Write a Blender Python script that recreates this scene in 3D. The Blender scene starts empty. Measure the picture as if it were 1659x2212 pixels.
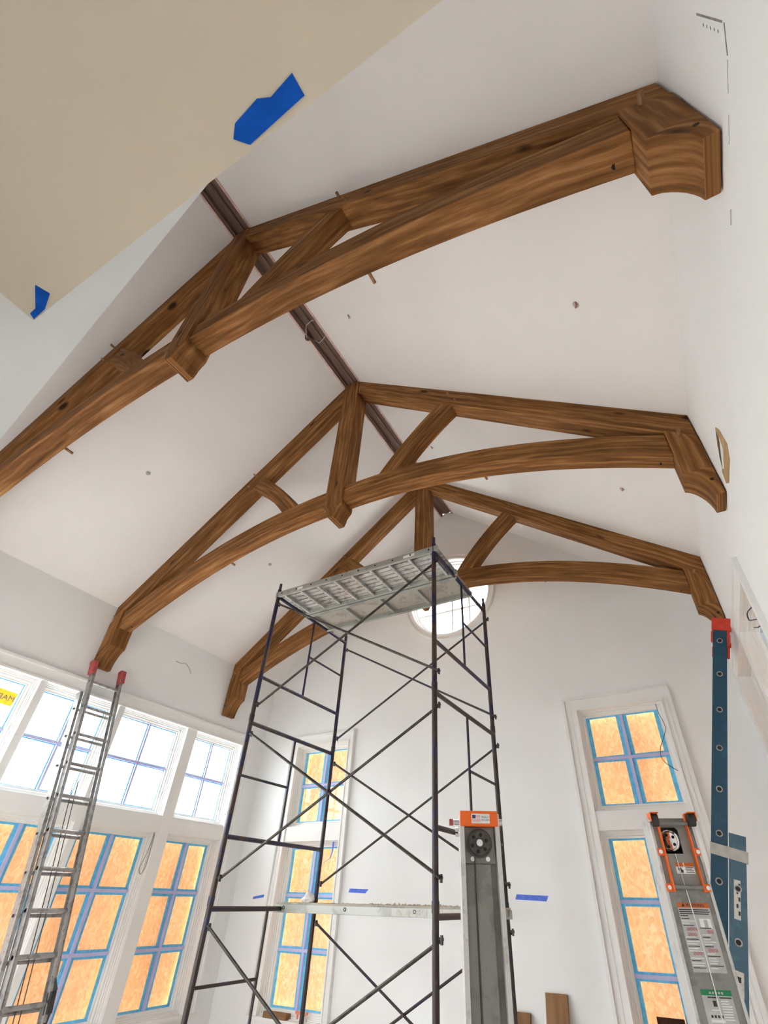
import bpy, bmesh, math, random
from mathutils import Vector, Matrix, geometry

random.seed(7)
SC = bpy.context.scene
COL = SC.collection
R_ = math.radians

# ------------------------------------------------------------------ camera, sky, exposure
EYE = Vector((2.7471, 0.0877, 1.70))
cam_d = bpy.data.cameras.new('camera')
cam = bpy.data.objects.new('camera', cam_d)
COL.objects.link(cam)
ROWS = ((0.88395, 0.46724, 0.017777), (-0.266836, 0.535304, -0.801404), (-0.383965, 0.703658, 0.59786))
cam.matrix_world = Matrix(((ROWS[0][0], -ROWS[1][0], -ROWS[2][0], EYE.x),
                           (ROWS[0][1], -ROWS[1][1], -ROWS[2][1], EYE.y),
                           (ROWS[0][2], -ROWS[1][2], -ROWS[2][2], EYE.z),
                           (0, 0, 0, 1)))
cam_d.sensor_fit = 'HORIZONTAL'
cam_d.sensor_width = 36.0
cam_d.lens = 36.0 * 1025.526 / 1659.0
cam_d.shift_x = -(899.854 - 829.5) / 1659.0
cam_d.shift_y = (1180.643 - 1106.0) / 1659.0
cam_d.clip_start = 0.02
cam_d.clip_end = 300
SC.camera = cam

world = bpy.data.worlds.new('overcast_sky')
SC.world = world
world.use_nodes = True
wn = world.node_tree.nodes['Background']
wn.inputs[0].default_value = (0.93, 0.97, 1.0, 1)
wn.inputs[1].default_value = 3.6
SC.view_settings.view_transform = 'Standard'
SC.view_settings.look = 'None'
SC.view_settings.gamma = 1.0
SC.view_settings.use_curve_mapping = False
SC.view_settings.exposure = 2.05
SC.cycles.use_denoising = True
SC.cycles.max_bounces = 12
SC.cycles.diffuse_bounces = 7
SC.cycles.transparent_max_bounces = 16
SC.cycles.sample_clamp_indirect = 12.0


# ------------------------------------------------------------------ materials
def new_mat(name):
    m = bpy.data.materials.new(name)
    m.use_nodes = True
    nt = m.node_tree
    for n in list(nt.nodes):
        nt.nodes.remove(n)
    out = nt.nodes.new('ShaderNodeOutputMaterial')
    return m, nt, out


def N(nt, kind, **kw):
    n = nt.nodes.new(kind)
    for k, v in kw.items():
        if k in n.inputs:
            n.inputs[k].default_value = v
        else:
            setattr(n, k, v)
    return n


def ramp(nt, stops, fac=None):
    r = nt.nodes.new('ShaderNodeValToRGB')
    e = r.color_ramp.elements
    while len(e) < len(stops):
        e.new(0.5)
    for i, (p, c) in enumerate(stops):
        e[i].position = p
        e[i].color = (c[0], c[1], c[2], 1)
    if fac is not None:
        nt.links.new(fac, r.inputs[0])
    return r


def plain(name, col, rough=0.6, metal=0.0, var=0.06, scale=6.0, bump=0.0, spec=0.5):
    m, nt, out = new_mat(name)
    b = N(nt, 'ShaderNodeBsdfPrincipled', Roughness=rough, Metallic=metal)
    b.inputs['Specular IOR Level'].default_value = spec
    g = nt.nodes.new('ShaderNodeNewGeometry')
    no = N(nt, 'ShaderNodeTexNoise', Scale=scale, Detail=4.0)
    nt.links.new(g.outputs['Position'], no.inputs['Vector'])
    lo = [max(0, c * (1 - var)) for c in col]
    hi = [min(1, c * (1 + var)) for c in col]
    r = ramp(nt, [(0.3, lo), (0.7, hi)], no.outputs[0])
    nt.links.new(r.outputs[0], b.inputs['Base Color'])
    if bump:
        bn = N(nt, 'ShaderNodeBump', Strength=bump, Distance=0.01)
        n2 = N(nt, 'ShaderNodeTexNoise', Scale=scale * 12, Detail=3.0)
        nt.links.new(g.outputs['Position'], n2.inputs['Vector'])
        nt.links.new(n2.outputs[0], bn.inputs['Height'])
        nt.links.new(bn.outputs[0], b.inputs['Normal'])
    nt.links.new(b.outputs[0], out.inputs[0])
    return m


def worn(name, base, marks, rough=0.5, metal=0.0, scale=9.0):
    """paint with patches of other colours: marks = [(colour, threshold, scale)]"""
    m, nt, out = new_mat(name)
    b = N(nt, 'ShaderNodeBsdfPrincipled', Roughness=rough, Metallic=metal)
    g = nt.nodes.new('ShaderNodeNewGeometry')
    prev = None
    for i, (col, thr, sc) in enumerate(marks):
        no = N(nt, 'ShaderNodeTexNoise', Scale=sc, Detail=5.0, Roughness=0.65)
        mp = N(nt, 'ShaderNodeMapping')
        mp.inputs['Location'].default_value = (3.1 * i, 1.7 * i, 0.4)
        nt.links.new(g.outputs['Position'], mp.inputs[0])
        nt.links.new(mp.outputs[0], no.inputs['Vector'])
        r = ramp(nt, [(thr, (0, 0, 0)), (min(1, thr + 0.05), (1, 1, 1))], no.outputs[0])
        mx = nt.nodes.new('ShaderNodeMix')
        mx.data_type = 'RGBA'
        nt.links.new(r.outputs[0], mx.inputs[0])
        if prev is None:
            mx.inputs[6].default_value = (*base, 1)
        else:
            nt.links.new(prev, mx.inputs[6])
        mx.inputs[7].default_value = (*col, 1)
        prev = mx.outputs[2]
    nt.links.new(prev, b.inputs['Base Color'])
    nt.links.new(b.outputs[0], out.inputs[0])
    return m


def wood(name, dark, mid, light, grain=14.0, knots=True, rough=0.74):
    """timber, grain along U of the mesh UVs (in metres)"""
    m, nt, out = new_mat(name)
    b = N(nt, 'ShaderNodeBsdfPrincipled', Roughness=rough)
    b.inputs['Specular IOR Level'].default_value = 0.14
    uv = nt.nodes.new('ShaderNodeUVMap')
    oi = nt.nodes.new('ShaderNodeObjectInfo')
    off = nt.nodes.new('ShaderNodeVectorMath'); off.operation = 'SCALE'
    cmb = nt.nodes.new('ShaderNodeCombineXYZ')
    for i in (0, 1, 2):
        nt.links.new(oi.outputs['Random'], cmb.inputs[i])
    nt.links.new(cmb.outputs[0], off.inputs[0]); off.inputs['Scale'].default_value = 37.0
    add = nt.nodes.new('ShaderNodeVectorMath'); add.operation = 'ADD'
    nt.links.new(uv.outputs[0], add.inputs[0]); nt.links.new(off.outputs[0], add.inputs[1])
    # slow warp so the grain wanders
    wz = N(nt, 'ShaderNodeTexNoise', Scale=2.2, Detail=2.0)
    nt.links.new(add.outputs[0], wz.inputs['Vector'])
    wsc = nt.nodes.new('ShaderNodeVectorMath'); wsc.operation = 'SCALE'; wsc.inputs['Scale'].default_value = 0.045
    nt.links.new(wz.outputs['Color'], wsc.inputs[0])
    ad2 = nt.nodes.new('ShaderNodeVectorMath'); ad2.operation = 'ADD'
    nt.links.new(add.outputs[0], ad2.inputs[0]); nt.links.new(wsc.outputs[0], ad2.inputs[1])
    mp = N(nt, 'ShaderNodeMapping'); mp.inputs['Scale'].default_value = (0.9, grain, 1)
    nt.links.new(ad2.outputs[0], mp.inputs[0])
    n1 = N(nt, 'ShaderNodeTexNoise', Scale=2.0, Detail=6.0, Roughness=0.6)
    nt.links.new(mp.outputs[0], n1.inputs['Vector'])
    r1 = ramp(nt, [(0.28, dark), (0.5, mid), (0.74, light)], n1.outputs[0])
    # broad tone patches
    n2 = N(nt, 'ShaderNodeTexNoise', Scale=1.3, Detail=2.0)
    nt.links.new(add.outputs[0], n2.inputs['Vector'])
    mx = nt.nodes.new('ShaderNodeMix'); mx.data_type = 'RGBA'; mx.blend_type = 'MULTIPLY'
    mx.inputs[0].default_value = 0.8
    r2 = ramp(nt, [(0.3, (0.72, 0.70, 0.66)), (0.7, (1.15, 1.12, 1.08))], n2.outputs[0])
    nt.links.new(r1.outputs[0], mx.inputs[6]); nt.links.new(r2.outputs[0], mx.inputs[7])
    colour = mx.outputs[2]
    if knots:
        mk = N(nt, 'ShaderNodeMapping'); mk.inputs['Scale'].default_value = (1.5, 4.2, 1)
        nt.links.new(ad2.outputs[0], mk.inputs[0])
        vo = N(nt, 'ShaderNodeTexVoronoi', Scale=1.0, Randomness=1.0)
        nt.links.new(mk.outputs[0], vo.inputs['Vector'])
        rk = ramp(nt, [(0.06, (1, 1, 1)), (0.125, (0, 0, 0))], vo.outputs['Distance'])
        ml = nt.nodes.new('ShaderNodeMix'); ml.data_type = 'RGBA'
        nt.links.new(rk.outputs[0], ml.inputs[0]); nt.links.new(colour, ml.inputs[6])
        ml.inputs[7].default_value = (dark[0] * 0.3, dark[1] * 0.3, dark[2] * 0.35, 1)
        colour = ml.outputs[2]
    nt.links.new(colour, b.inputs['Base Color'])
    bp = N(nt, 'ShaderNodeBump', Strength=0.25, Distance=0.004)
    nt.links.new(n1.outputs[0], bp.inputs['Height']); nt.links.new(bp.outputs[0], b.inputs['Normal'])
    nt.links.new(b.outputs[0], out.inputs[0])
    return m


def osb(name):
    """oriented strand board, with translucency added so the sky behind makes it glow"""
    m, nt, out = new_mat(name)
    g = nt.nodes.new('ShaderNodeNewGeometry')
    mp = N(nt, 'ShaderNodeMapping'); mp.inputs['Scale'].default_value = (1, 1, 0.6)
    nt.links.new(g.outputs['Position'], mp.inputs[0])
    wz = N(nt, 'ShaderNodeTexNoise', Scale=9.0, Detail=2.0)
    nt.links.new(mp.outputs[0], wz.inputs['Vector'])
    mixv = nt.nodes.new('ShaderNodeMix'); mixv.data_type = 'RGBA'; mixv.inputs[0].default_value = 0.12
    nt.links.new(mp.outputs[0], mixv.inputs[6]); nt.links.new(wz.outputs['Color'], mixv.inputs[7])
    vo = N(nt, 'ShaderNodeTexVoronoi', Scale=46.0)
    nt.links.new(mixv.outputs[2], vo.inputs['Vector'])
    n1 = N(nt, 'ShaderNodeTexNoise', Scale=60.0, Detail=3.0)
    nt.links.new(mixv.outputs[2], n1.inputs['Vector'])
    sep = nt.nodes.new('ShaderNodeSeparateColor')
    nt.links.new(vo.outputs['Color'], sep.inputs[0])
    av = nt.nodes.new('ShaderNodeMath'); av.operation = 'ADD'
    nt.links.new(sep.outputs[0], av.inputs[0]); nt.links.new(n1.outputs[0], av.inputs[1])
    hf = nt.nodes.new('ShaderNodeMath'); hf.operation = 'MULTIPLY'; hf.inputs[1].default_value = 0.5
    nt.links.new(av.outputs[0], hf.inputs[0])
    r = ramp(nt, [(0.2, (0.86, 0.60, 0.34)), (0.5, (0.93, 0.71, 0.46)), (0.8, (0.97, 0.83, 0.62))], hf.outputs[0])
    di = nt.nodes.new('ShaderNodeBsdfDiffuse'); tr = nt.nodes.new('ShaderNodeBsdfTranslucent')
    nt.links.new(r.outputs[0], di.inputs[0])
    dim = nt.nodes.new('ShaderNodeMix'); dim.data_type = 'RGBA'; dim.blend_type = 'MULTIPLY'; dim.inputs[0].default_value = 1
    nt.links.new(r.outputs[0], dim.inputs[6]); dim.inputs[7].default_value = (OSB_T, OSB_T, OSB_T, 1)
    nt.links.new(dim.outputs[2], tr.inputs[0])
    ad = nt.nodes.new('ShaderNodeAddShader')
    nt.links.new(di.outputs[0], ad.inputs[0]); nt.links.new(tr.outputs[0], ad.inputs[1])
    nt.links.new(ad.outputs[0], out.inputs[0])
    return m


def tape_mat(name, col, trans):
    m, nt, out = new_mat(name)
    g = nt.nodes.new('ShaderNodeNewGeometry')
    no = N(nt, 'ShaderNodeTexNoise', Scale=30.0, Detail=3.0)
    nt.links.new(g.outputs['Position'], no.inputs['Vector'])
    r = ramp(nt, [(0.35, [c * 0.85 for c in col]), (0.65, [min(1, c * 1.1) for c in col])], no.outputs[0])
    di = nt.nodes.new('ShaderNodeBsdfDiffuse'); tr = nt.nodes.new('ShaderNodeBsdfTranslucent')
    nt.links.new(r.outputs[0], di.inputs[0]); nt.links.new(r.outputs[0], tr.inputs[0])
    mx = nt.nodes.new('ShaderNodeMixShader'); mx.inputs[0].default_value = trans
    nt.links.new(di.outputs[0], mx.inputs[1]); nt.links.new(tr.outputs[0], mx.inputs[2])
    nt.links.new(mx.outputs[0], out.inputs[0])
    return m


def glass_mat(name):
    m, nt, out = new_mat(name)
    t = N(nt, 'ShaderNodeBsdfTransparent'); t.inputs[0].default_value = (0.97, 0.985, 0.98, 1)
    gl = N(nt, 'ShaderNodeBsdfGlossy', Roughness=0.02)
    lw = nt.nodes.new('ShaderNodeLayerWeight'); lw.inputs[0].default_value = 0.5
    pw = N(nt, 'ShaderNodeMath', operation='POWER'); pw.inputs[1].default_value = 4.0
    nt.links.new(lw.outputs['Facing'], pw.inputs[0])
    ma = N(nt, 'ShaderNodeMath', operation='MULTIPLY_ADD'); ma.inputs[1].default_value = 0.45; ma.inputs[2].default_value = 0.02
    nt.links.new(pw.outputs[0], ma.inputs[0])
    mx = nt.nodes.new('ShaderNodeMixShader')
    nt.links.new(ma.outputs[0], mx.inputs[0]); nt.links.new(t.outputs[0], mx.inputs[1]); nt.links.new(gl.outputs[0], mx.inputs[2])
    nt.links.new(mx.outputs[0], out.inputs[0])
    return m


OSB_T = 0.15
M = {}
M['wall'] = plain('painted_drywall', (0.86, 0.87, 0.875), 0.85, var=0.02, scale=1.5, bump=0.03, spec=0.2)
M['ceil'] = plain('ceiling_paint', (0.85, 0.83, 0.825), 0.9, var=0.02, scale=1.2, bump=0.05, spec=0.1)
M['soffit'] = plain('primed_soffit', (0.71, 0.635, 0.53), 0.9, var=0.03, scale=2.0, bump=0.06, spec=0.1)
M['trim'] = plain('primed_trim', (0.83, 0.83, 0.82), 0.55, var=0.02, scale=3.0, spec=0.35)
M['floor'] = plain('pale_bounce_floor', (0.72, 0.645, 0.55), 0.9, var=0.15, scale=4.0, bump=0.1)  # unseen floor; pale colour added to bounce daylight up to the timbers
M['ground'] = plain('bare_ground', (0.45, 0.43, 0.40), 0.95, var=0.2, scale=0.8)
M['beam'] = wood('oak_truss_timber', (0.105, 0.041, 0.013), (0.240, 0.106, 0.037), (0.48, 0.245, 0.102))
M['peg'] = wood('oak_peg_wood', (0.22, 0.12, 0.06), (0.34, 0.20, 0.11), (0.46, 0.29, 0.17), knots=False)
M['ridge'] = wood('ridge_channel_wood', (0.12, 0.075, 0.062), (0.20, 0.135, 0.115), (0.31, 0.225, 0.20), grain=30, knots=False)
M['ridge_lip'] = plain('red_primed_edge', (0.66, 0.45, 0.41), 0.7, var=0.25, scale=9)
M['board'] = wood('lumber_board', (0.19, 0.10, 0.05), (0.26, 0.145, 0.075), (0.33, 0.195, 0.105), grain=10, knots=False)
M['dark_board'] = wood('shaded_board', (0.02, 0.008, 0.005), (0.04, 0.016, 0.010), (0.07, 0.03, 0.018), grain=10, knots=False)  # lumber darkened: the board's backlit shade is put into the colour
M['hole'] = plain('dark_recess', (0.02, 0.012, 0.008), 0.9)
M['osb'] = osb('osb_sheathing')
M['tape'] = tape_mat('blue_masking_film', (0.17, 0.60, 1.0), 0.06)
M['tape_sky'] = tape_mat('blue_tape_on_glass', (0.10, 0.42, 0.98), 0.05)
M['tape_deep'] = tape_mat('painters_tape', (0.015, 0.12, 0.62), 0.1)
M['tape_wall'] = tape_mat('light_painters_tape', (0.14, 0.24, 0.82), 0.1)
M['muntin'] = plain('muntin_paint_blue_reflection', (0.52, 0.52, 0.80), 0.6, var=0.05)  # lavender puts the blue reflected from the tape into the paint colour
M['glass'] = glass_mat('window_glass')
M['steel'] = worn('scaffold_blue_paint', (0.013, 0.013, 0.05), [((0.045, 0.024, 0.018), 0.50, 5.0), ((0.10, 0.055, 0.035), 0.64, 22.0), ((0.55, 0.54, 0.50), 0.73, 26.0)], 0.45)
M['rust'] = worn('scaffold_rusty_steel', (0.030, 0.018, 0.018), [((0.02, 0.02, 0.06), 0.56, 4.0), ((0.10, 0.06, 0.04), 0.62, 22.0), ((0.55, 0.54, 0.50), 0.74, 30.0)], 0.5)
M['brace'] = worn('galvanised_brace', (0.055, 0.047, 0.040), [((0.03, 0.025, 0.022), 0.52, 9.0), ((0.20, 0.185, 0.16), 0.66, 25.0)], 0.45, 0.4)
M['alu'] = worn('dirty_aluminium', (0.60, 0.60, 0.58), [((0.40, 0.39, 0.37), 0.52, 12.0), ((0.75, 0.74, 0.70), 0.66, 30.0)], 0.38, 0.75)
M['alu_dull'] = worn('dull_aluminium', (0.40, 0.41, 0.38), [((0.31, 0.315, 0.29), 0.55, 3.0), ((0.52, 0.52, 0.49), 0.70, 22.0)], 0.5, 0.45)
M['mast'] = worn('grey_mast_aluminium', (0.25, 0.245, 0.225), [((0.20, 0.197, 0.18), 0.52, 5.0), ((0.35, 0.345, 0.32), 0.70, 26.0)], 0.5, 0.25)
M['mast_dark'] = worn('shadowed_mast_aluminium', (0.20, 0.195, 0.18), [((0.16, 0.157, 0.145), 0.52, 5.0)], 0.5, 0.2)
M['mast_edge'] = worn('lit_mast_aluminium', (0.58, 0.575, 0.56), [((0.46, 0.45, 0.43), 0.55, 7.0), ((0.60, 0.59, 0.57), 0.70, 26.0)], 0.45, 0.3)  # paler copy of the mast metal; light on its side face is painted in
M['alu_ladder'] = worn('ladder_aluminium', (0.40, 0.39, 0.38), [((0.28, 0.27, 0.265), 0.52, 16.0), ((0.58, 0.58, 0.55), 0.66, 40.0)], 0.42, 0.55)
M['ply'] = worn('dusty_plywood', (0.40, 0.37, 0.32), [((0.30, 0.28, 0.25), 0.52, 6.0), ((0.62, 0.60, 0.56), 0.64, 18.0)], 0.8)
M['saw'] = plain('sawdust_crust', (0.58, 0.47, 0.36), 0.95, var=0.3, scale=40, bump=0.5)
M['plaster'] = plain('white_plaster_lump', (0.82, 0.81, 0.78), 0.9, bump=0.2)
M['orange'] = plain('orange_paint', (0.86, 0.14, 0.008), 0.42, var=0.06)
M['rubber'] = plain('black_rubber', (0.028, 0.028, 0.026), 0.7, var=0.2)
M['cast'] = plain('dark_cast_pulley', (0.075, 0.07, 0.065), 0.5, 0.3, var=0.2, scale=30)
M['zinc'] = plain('zinc_bolt', (0.72, 0.72, 0.70), 0.25, 0.9, var=0.1, scale=40)
M['chrome'] = plain('polished_pulley', (0.85, 0.85, 0.85), 0.12, 1.0, var=0.03)
M['red'] = plain('red_rubber_boot', (0.60, 0.045, 0.022), 0.5, var=0.12, scale=30)
M['red_dull'] = plain('faded_red_boot', (0.42, 0.07, 0.065), 0.6, var=0.2, scale=30)
M['blue_frp'] = worn('blue_fibreglass', (0.005, 0.055, 0.105), [((0.010, 0.075, 0.135), 0.55, 6.0), ((0.18, 0.28, 0.36), 0.74, 40.0)], 0.4)
M['blue_frp2'] = worn('faded_blue_fibreglass', (0.045, 0.11, 0.16), [((0.06, 0.13, 0.18), 0.5, 6.0), ((0.35, 0.42, 0.46), 0.72, 40.0)], 0.45)
M['label'] = worn('worn_paper_label', (0.58, 0.57, 0.53), [((0.42, 0.42, 0.40), 0.56, 40.0), ((0.25, 0.28, 0.32), 0.68, 60.0)], 0.7)
M['paper'] = plain('white_decal', (0.78, 0.78, 0.76), 0.5, var=0.04)
M['clear_decal'] = plain('grey_clear_decal', (0.47, 0.46, 0.44), 0.45, var=0.12, scale=30)
M['ink'] = plain('black_ink', (0.025, 0.025, 0.025), 0.6)
M['ink_red'] = plain('red_ink', (0.45, 0.06, 0.07), 0.6)
M['ink_blue'] = plain('blue_ink', (0.03, 0.035, 0.16), 0.6)
M['pink'] = plain('pale_red_ink', (0.75, 0.35, 0.36), 0.6)
M['warn'] = plain('warning_orange', (0.55, 0.115, 0.012), 0.5)
M['green'] = plain('green_decal', (0.006, 0.19, 0.075), 0.5)
M['yellow'] = tape_mat('yellow_glass_sticker', (0.95, 0.55, 0.04), 0.08)
M['rope'] = plain('grey_rope', (0.12, 0.11, 0.10), 0.9)
M['wire'] = plain('dark_wire', (0.03, 0.03, 0.06), 0.5)
M['wire_white'] = plain('white_wire', (0.75, 0.73, 0.70), 0.5)
M['wire_red'] = plain('copper_red_wire', (0.42, 0.10, 0.07), 0.5)
M['duct'] = plain('grey_duct_tape', (0.42, 0.41, 0.38), 0.5, var=0.12, scale=20)
M['salmon'] = plain('salmon_plastic', (0.75, 0.25, 0.16), 0.5)
M['graphite'] = plain('pencil_graphite', (0.27, 0.25, 0.25), 0.8, var=0.3, scale=60)
M['raw'] = wood('bare_osb_edge', (0.30, 0.19, 0.09), (0.46, 0.32, 0.17), (0.60, 0.45, 0.27), grain=25, knots=False)
M['gap'] = plain('shadow_gap_wood', (0.09, 0.06, 0.045), 0.9, var=0.3, scale=40)


# ------------------------------------------------------------------ mesh helpers
WLOC = {}


def wloc(o):
    return WLOC.get(o.name, Vector((0, 0, 0))) if o is not None else Vector((0, 0, 0))


def tag(o, label=None, cat=None, group=None, kind=None):
    if label: o['label'] = label
    if cat: o['category'] = cat
    if group: o['group'] = group
    if kind: o['kind'] = kind
    return o


def empty(name, loc, label=None, cat=None, group=None, kind=None):
    o = bpy.data.objects.new(name, None)
    o.empty_display_size = 0.1
    o.location = loc
    COL.objects.link(o)
    WLOC[o.name] = Vector(loc)
    return tag(o, label, cat, group, kind)


class MB:
    """collects shapes in world coordinates; build() links them as one mesh object"""

    def __init__(s):
        s.v = []; s.f = []; s.uv = []

    def add(s, vs, fs, uvs=None):
        b = len(s.v)
        s.v += [Vector(p) for p in vs]
        for i, f in enumerate(fs):
            s.f.append([b + k for k in f])
            if uvs is not None:
                s.uv.append(uvs[i])
            else:
                s.uv.append(None)
        return s

    def box(s, a, b):
        x0, x1 = sorted((a[0], b[0])); y0, y1 = sorted((a[1], b[1])); z0, z1 = sorted((a[2], b[2]))
        return s.obox(Vector(((x0 + x1) / 2, (y0 + y1) / 2, (z0 + z1) / 2)),
                      (Vector((1, 0, 0)), Vector((0, 1, 0)), Vector((0, 0, 1))),
                      ((x1 - x0) / 2, (y1 - y0) / 2, (z1 - z0) / 2))

    def obox(s, c, ax, h):
        c = Vector(c)
        ax = [Vector(a).normalized() for a in ax]
        L = max(range(3), key=lambda i: h[i])
        vs = []
        for i in (-1, 1):
            for j in (-1, 1):
                for k in (-1, 1):
                    vs.append(c + ax[0] * h[0] * i + ax[1] * h[1] * j + ax[2] * h[2] * k)
        fs = [(0, 1, 3, 2), (4, 6, 7, 5), (0, 4, 5, 1), (2, 3, 7, 6), (0, 2, 6, 4), (1, 5, 7, 3)]
        if ax[0].cross(ax[1]).dot(ax[2]) < 0:
            fs = [tuple(reversed(f)) for f in fs]
        uvs = []
        for f in fs:
            row = []
            for k in f:
                d = vs[k] - c
                u = d.dot(ax[L])
                others = [d.dot(ax[q]) for q in range(3) if q != L]
                row.append((u, others[0] + others[1] * 1.0001))
            uvs.append(row)
        return s.add(vs, fs, uvs)

    def strip(s, top, bot, y0, y1, m=1.0):
        """timber outlined in the XZ plane by two polylines of equal count, thickness y0..y1; m mirrors X"""
        n = len(top)
        vs = []
        for (x, z) in top: vs += [(m * x, y0, z), (m * x, y1, z)]
        for (x, z) in bot: vs += [(m * x, y0, z), (m * x, y1, z)]
        T = lambda i, k: 2 * i + k
        B = lambda i, k: 2 * n + 2 * i + k
        u = [0.0]
        for i in range(1, n):
            u.append(u[-1] + math.dist(((top[i][0] + bot[i][0]) / 2, (top[i][1] + bot[i][1]) / 2),
                                       ((top[i - 1][0] + bot[i - 1][0]) / 2, (top[i - 1][1] + bot[i - 1][1]) / 2)))
        fs = []; uvs = []
        th = y1 - y0
        for i in range(n - 1):
            d0 = math.dist(top[i], bot[i]); d1 = math.dist(top[i + 1], bot[i + 1])
            fs.append((T(i, 0), B(i, 0), B(i + 1, 0), T(i + 1, 0))); uvs.append(((u[i], 0), (u[i], d0), (u[i + 1], d1), (u[i + 1], 0)))
            fs.append((T(i, 1), T(i + 1, 1), B(i + 1, 1), B(i, 1))); uvs.append(((u[i], 1), (u[i + 1], 1), (u[i + 1], 1 + d1), (u[i], 1 + d0)))
            fs.append((T(i, 0), T(i + 1, 0), T(i + 1, 1), T(i, 1))); uvs.append(((u[i], 2), (u[i + 1], 2), (u[i + 1], 2 + th), (u[i], 2 + th)))
            fs.append((B(i, 0), B(i, 1), B(i + 1, 1), B(i + 1, 0))); uvs.append(((u[i], 3), (u[i], 3 + th), (u[i + 1], 3 + th), (u[i + 1], 3)))
        for i in (0, n - 1):
            f = (T(i, 0), T(i, 1), B(i, 1), B(i, 0))
            fs.append(f if i == 0 else tuple(reversed(f)))
            q = ((0, 4), (0.02, 4), (0.02, 4.2), (0, 4.2))
            uvs.append(q)
        if m < 0:
            fs = [tuple(reversed(f)) for f in fs]; uvs = [tuple(reversed(q)) for q in uvs]
        return s.add(vs, fs, uvs)

    def tube(s, pts, r, n=8, cap=True):
        pts = [Vector(p) for p in pts]
        vs = []; fs = []
        rr = r if isinstance(r, (list, tuple)) else [r] * len(pts)
        up = None
        for i, p in enumerate(pts):
            d = (pts[min(i + 1, len(pts) - 1)] - pts[max(i - 1, 0)]).normalized()
            if up is None:
                up = Vector((0, 0, 1)) if abs(d.z) < 0.9 else Vector((1, 0, 0))
            a = d.cross(up).normalized()
            b2 = a.cross(d).normalized()
            up = b2
            for k in range(n):
                t = 2 * math.pi * k / n
                vs.append(p + (a * math.cos(t) + b2 * math.sin(t)) * rr[i])
        for i in range(len(pts) - 1):
            for k in range(n):
                k2 = (k + 1) % n
                fs.append((i * n + k, i * n + k2, (i + 1) * n + k2, (i + 1) * n + k))
        if cap:
            fs.append(tuple(reversed(range(n))))
            fs.append(tuple((len(pts) - 1) * n + k for k in range(n)))
        return s.add(vs, fs)

    def pipe(s, a, b, r0, r1, n=14):
        """hollow tube: outer radius r0, inner r1"""
        a = Vector(a); b = Vector(b); d = (b - a).normalized()
        up = Vector((0, 0, 1)) if abs(d.z) < 0.9 else Vector((1, 0, 0))
        x = d.cross(up).normalized(); y = x.cross(d).normalized()
        vs = []
        for p, r in ((a, r0), (b, r0), (b, r1), (a, r1)):
            for k in range(n):
                t = 2 * math.pi * k / n
                vs.append(p + (x * math.cos(t) + y * math.sin(t)) * r)
        fs = []
        for q in range(4):
            q2 = (q + 1) % 4
            for k in range(n):
                k2 = (k + 1) % n
                fs.append((q * n + k, q * n + k2, q2 * n + k2, q2 * n + k))
        return s.add(vs, fs)

    def extr(s, poly, o, ux, uy, d):
        """polygon in a plane (origin o, axes ux uy), extruded by vector d"""
        o = Vector(o); ux = Vector(ux); uy = Vector(uy); d = Vector(d)
        n = len(poly)
        vs = [o + ux * p[0] + uy * p[1] for p in poly] + [o + ux * p[0] + uy * p[1] + d for p in poly]
        fs = [tuple(reversed(range(n))), tuple(range(n, 2 * n))]
        uvs = [[poly[i] for i in reversed(range(n))], list(poly)]
        for i in range(n):
            j = (i + 1) % n
            fs.append((i, j, n + j, n + i))
            uvs.append([(poly[i][0], 0), (poly[j][0], 0), (poly[j][0], d.length), (poly[i][0], d.length)])
        if ux.cross(uy).dot(d) < 0:
            fs = [tuple(reversed(f)) for f in fs]; uvs = [list(reversed(q)) for q in uvs]
        return s.add(vs, fs, uvs)

    def rect_ring(s, o, ux, uy, un, w0, w1, h0, h1, prof):
        """mitred frame round the rectangle [w0,w1]x[h0,h1]; prof = closed list of (inset, depth along un)"""
        o = Vector(o); ux = Vector(ux); uy = Vector(uy); un = Vector(un)
        vs = []
        for (i, d) in prof:
            for (a, b) in ((w0 + i, h0 + i), (w1 - i, h0 + i), (w1 - i, h1 - i), (w0 + i, h1 - i)):
                vs.append(o + ux * a + uy * b + un * d)
        fs = []
        n = len(prof)
        for q in range(n):
            q2 = (q + 1) % n
            for k in range(4):
                k2 = (k + 1) % 4
                fs.append((q * 4 + k, q * 4 + k2, q2 * 4 + k2, q2 * 4 + k))
        return s.add(vs, fs)

    def round_ring(s, o, ux, uy, un, prof, n=64):
        o = Vector(o); ux = Vector(ux); uy = Vector(uy); un = Vector(un)
        vs = []
        for (r, d) in prof:
            for k in range(n):
                t = 2 * math.pi * k / n
                vs.append(o + ux * r * math.cos(t) + uy * r * math.sin(t) + un * d)
        fs = []
        m = len(prof)
        for q in range(m):
            q2 = (q + 1) % m
            for k in range(n):
                k2 = (k + 1) % n
                fs.append((q * n + k, q * n + k2, q2 * n + k2, q2 * n + k))
        return s.add(vs, fs)

    def build(s, name, mat, parent=None, bevel=0.0, smooth=False):
        base = wloc(parent)
        me = bpy.data.meshes.new(name)
        me.from_pydata([tuple(p - base) for p in s.v], [], s.f)
        ul = me.uv_layers.new(name='UVMap')
        li = 0
        for fi, f in enumerate(s.f):
            q = s.uv[fi]
            for k in range(len(f)):
                if q is not None:
                    ul.data[li].uv = q[k]
                else:
                    p = s.v[f[k]]
                    ul.data[li].uv = (p.z, p.x + p.y)
                li += 1
        me.materials.append(mat)
        bm = bmesh.new(); bm.from_mesh(me)
        bmesh.ops.recalc_face_normals(bm, faces=bm.faces)
        bm.to_mesh(me); bm.free()
        if smooth:
            for p in me.polygons: p.use_smooth = True
            me.set_sharp_from_angle(angle=R_(40))
        o = bpy.data.objects.new(name, me)
        COL.objects.link(o)
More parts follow.
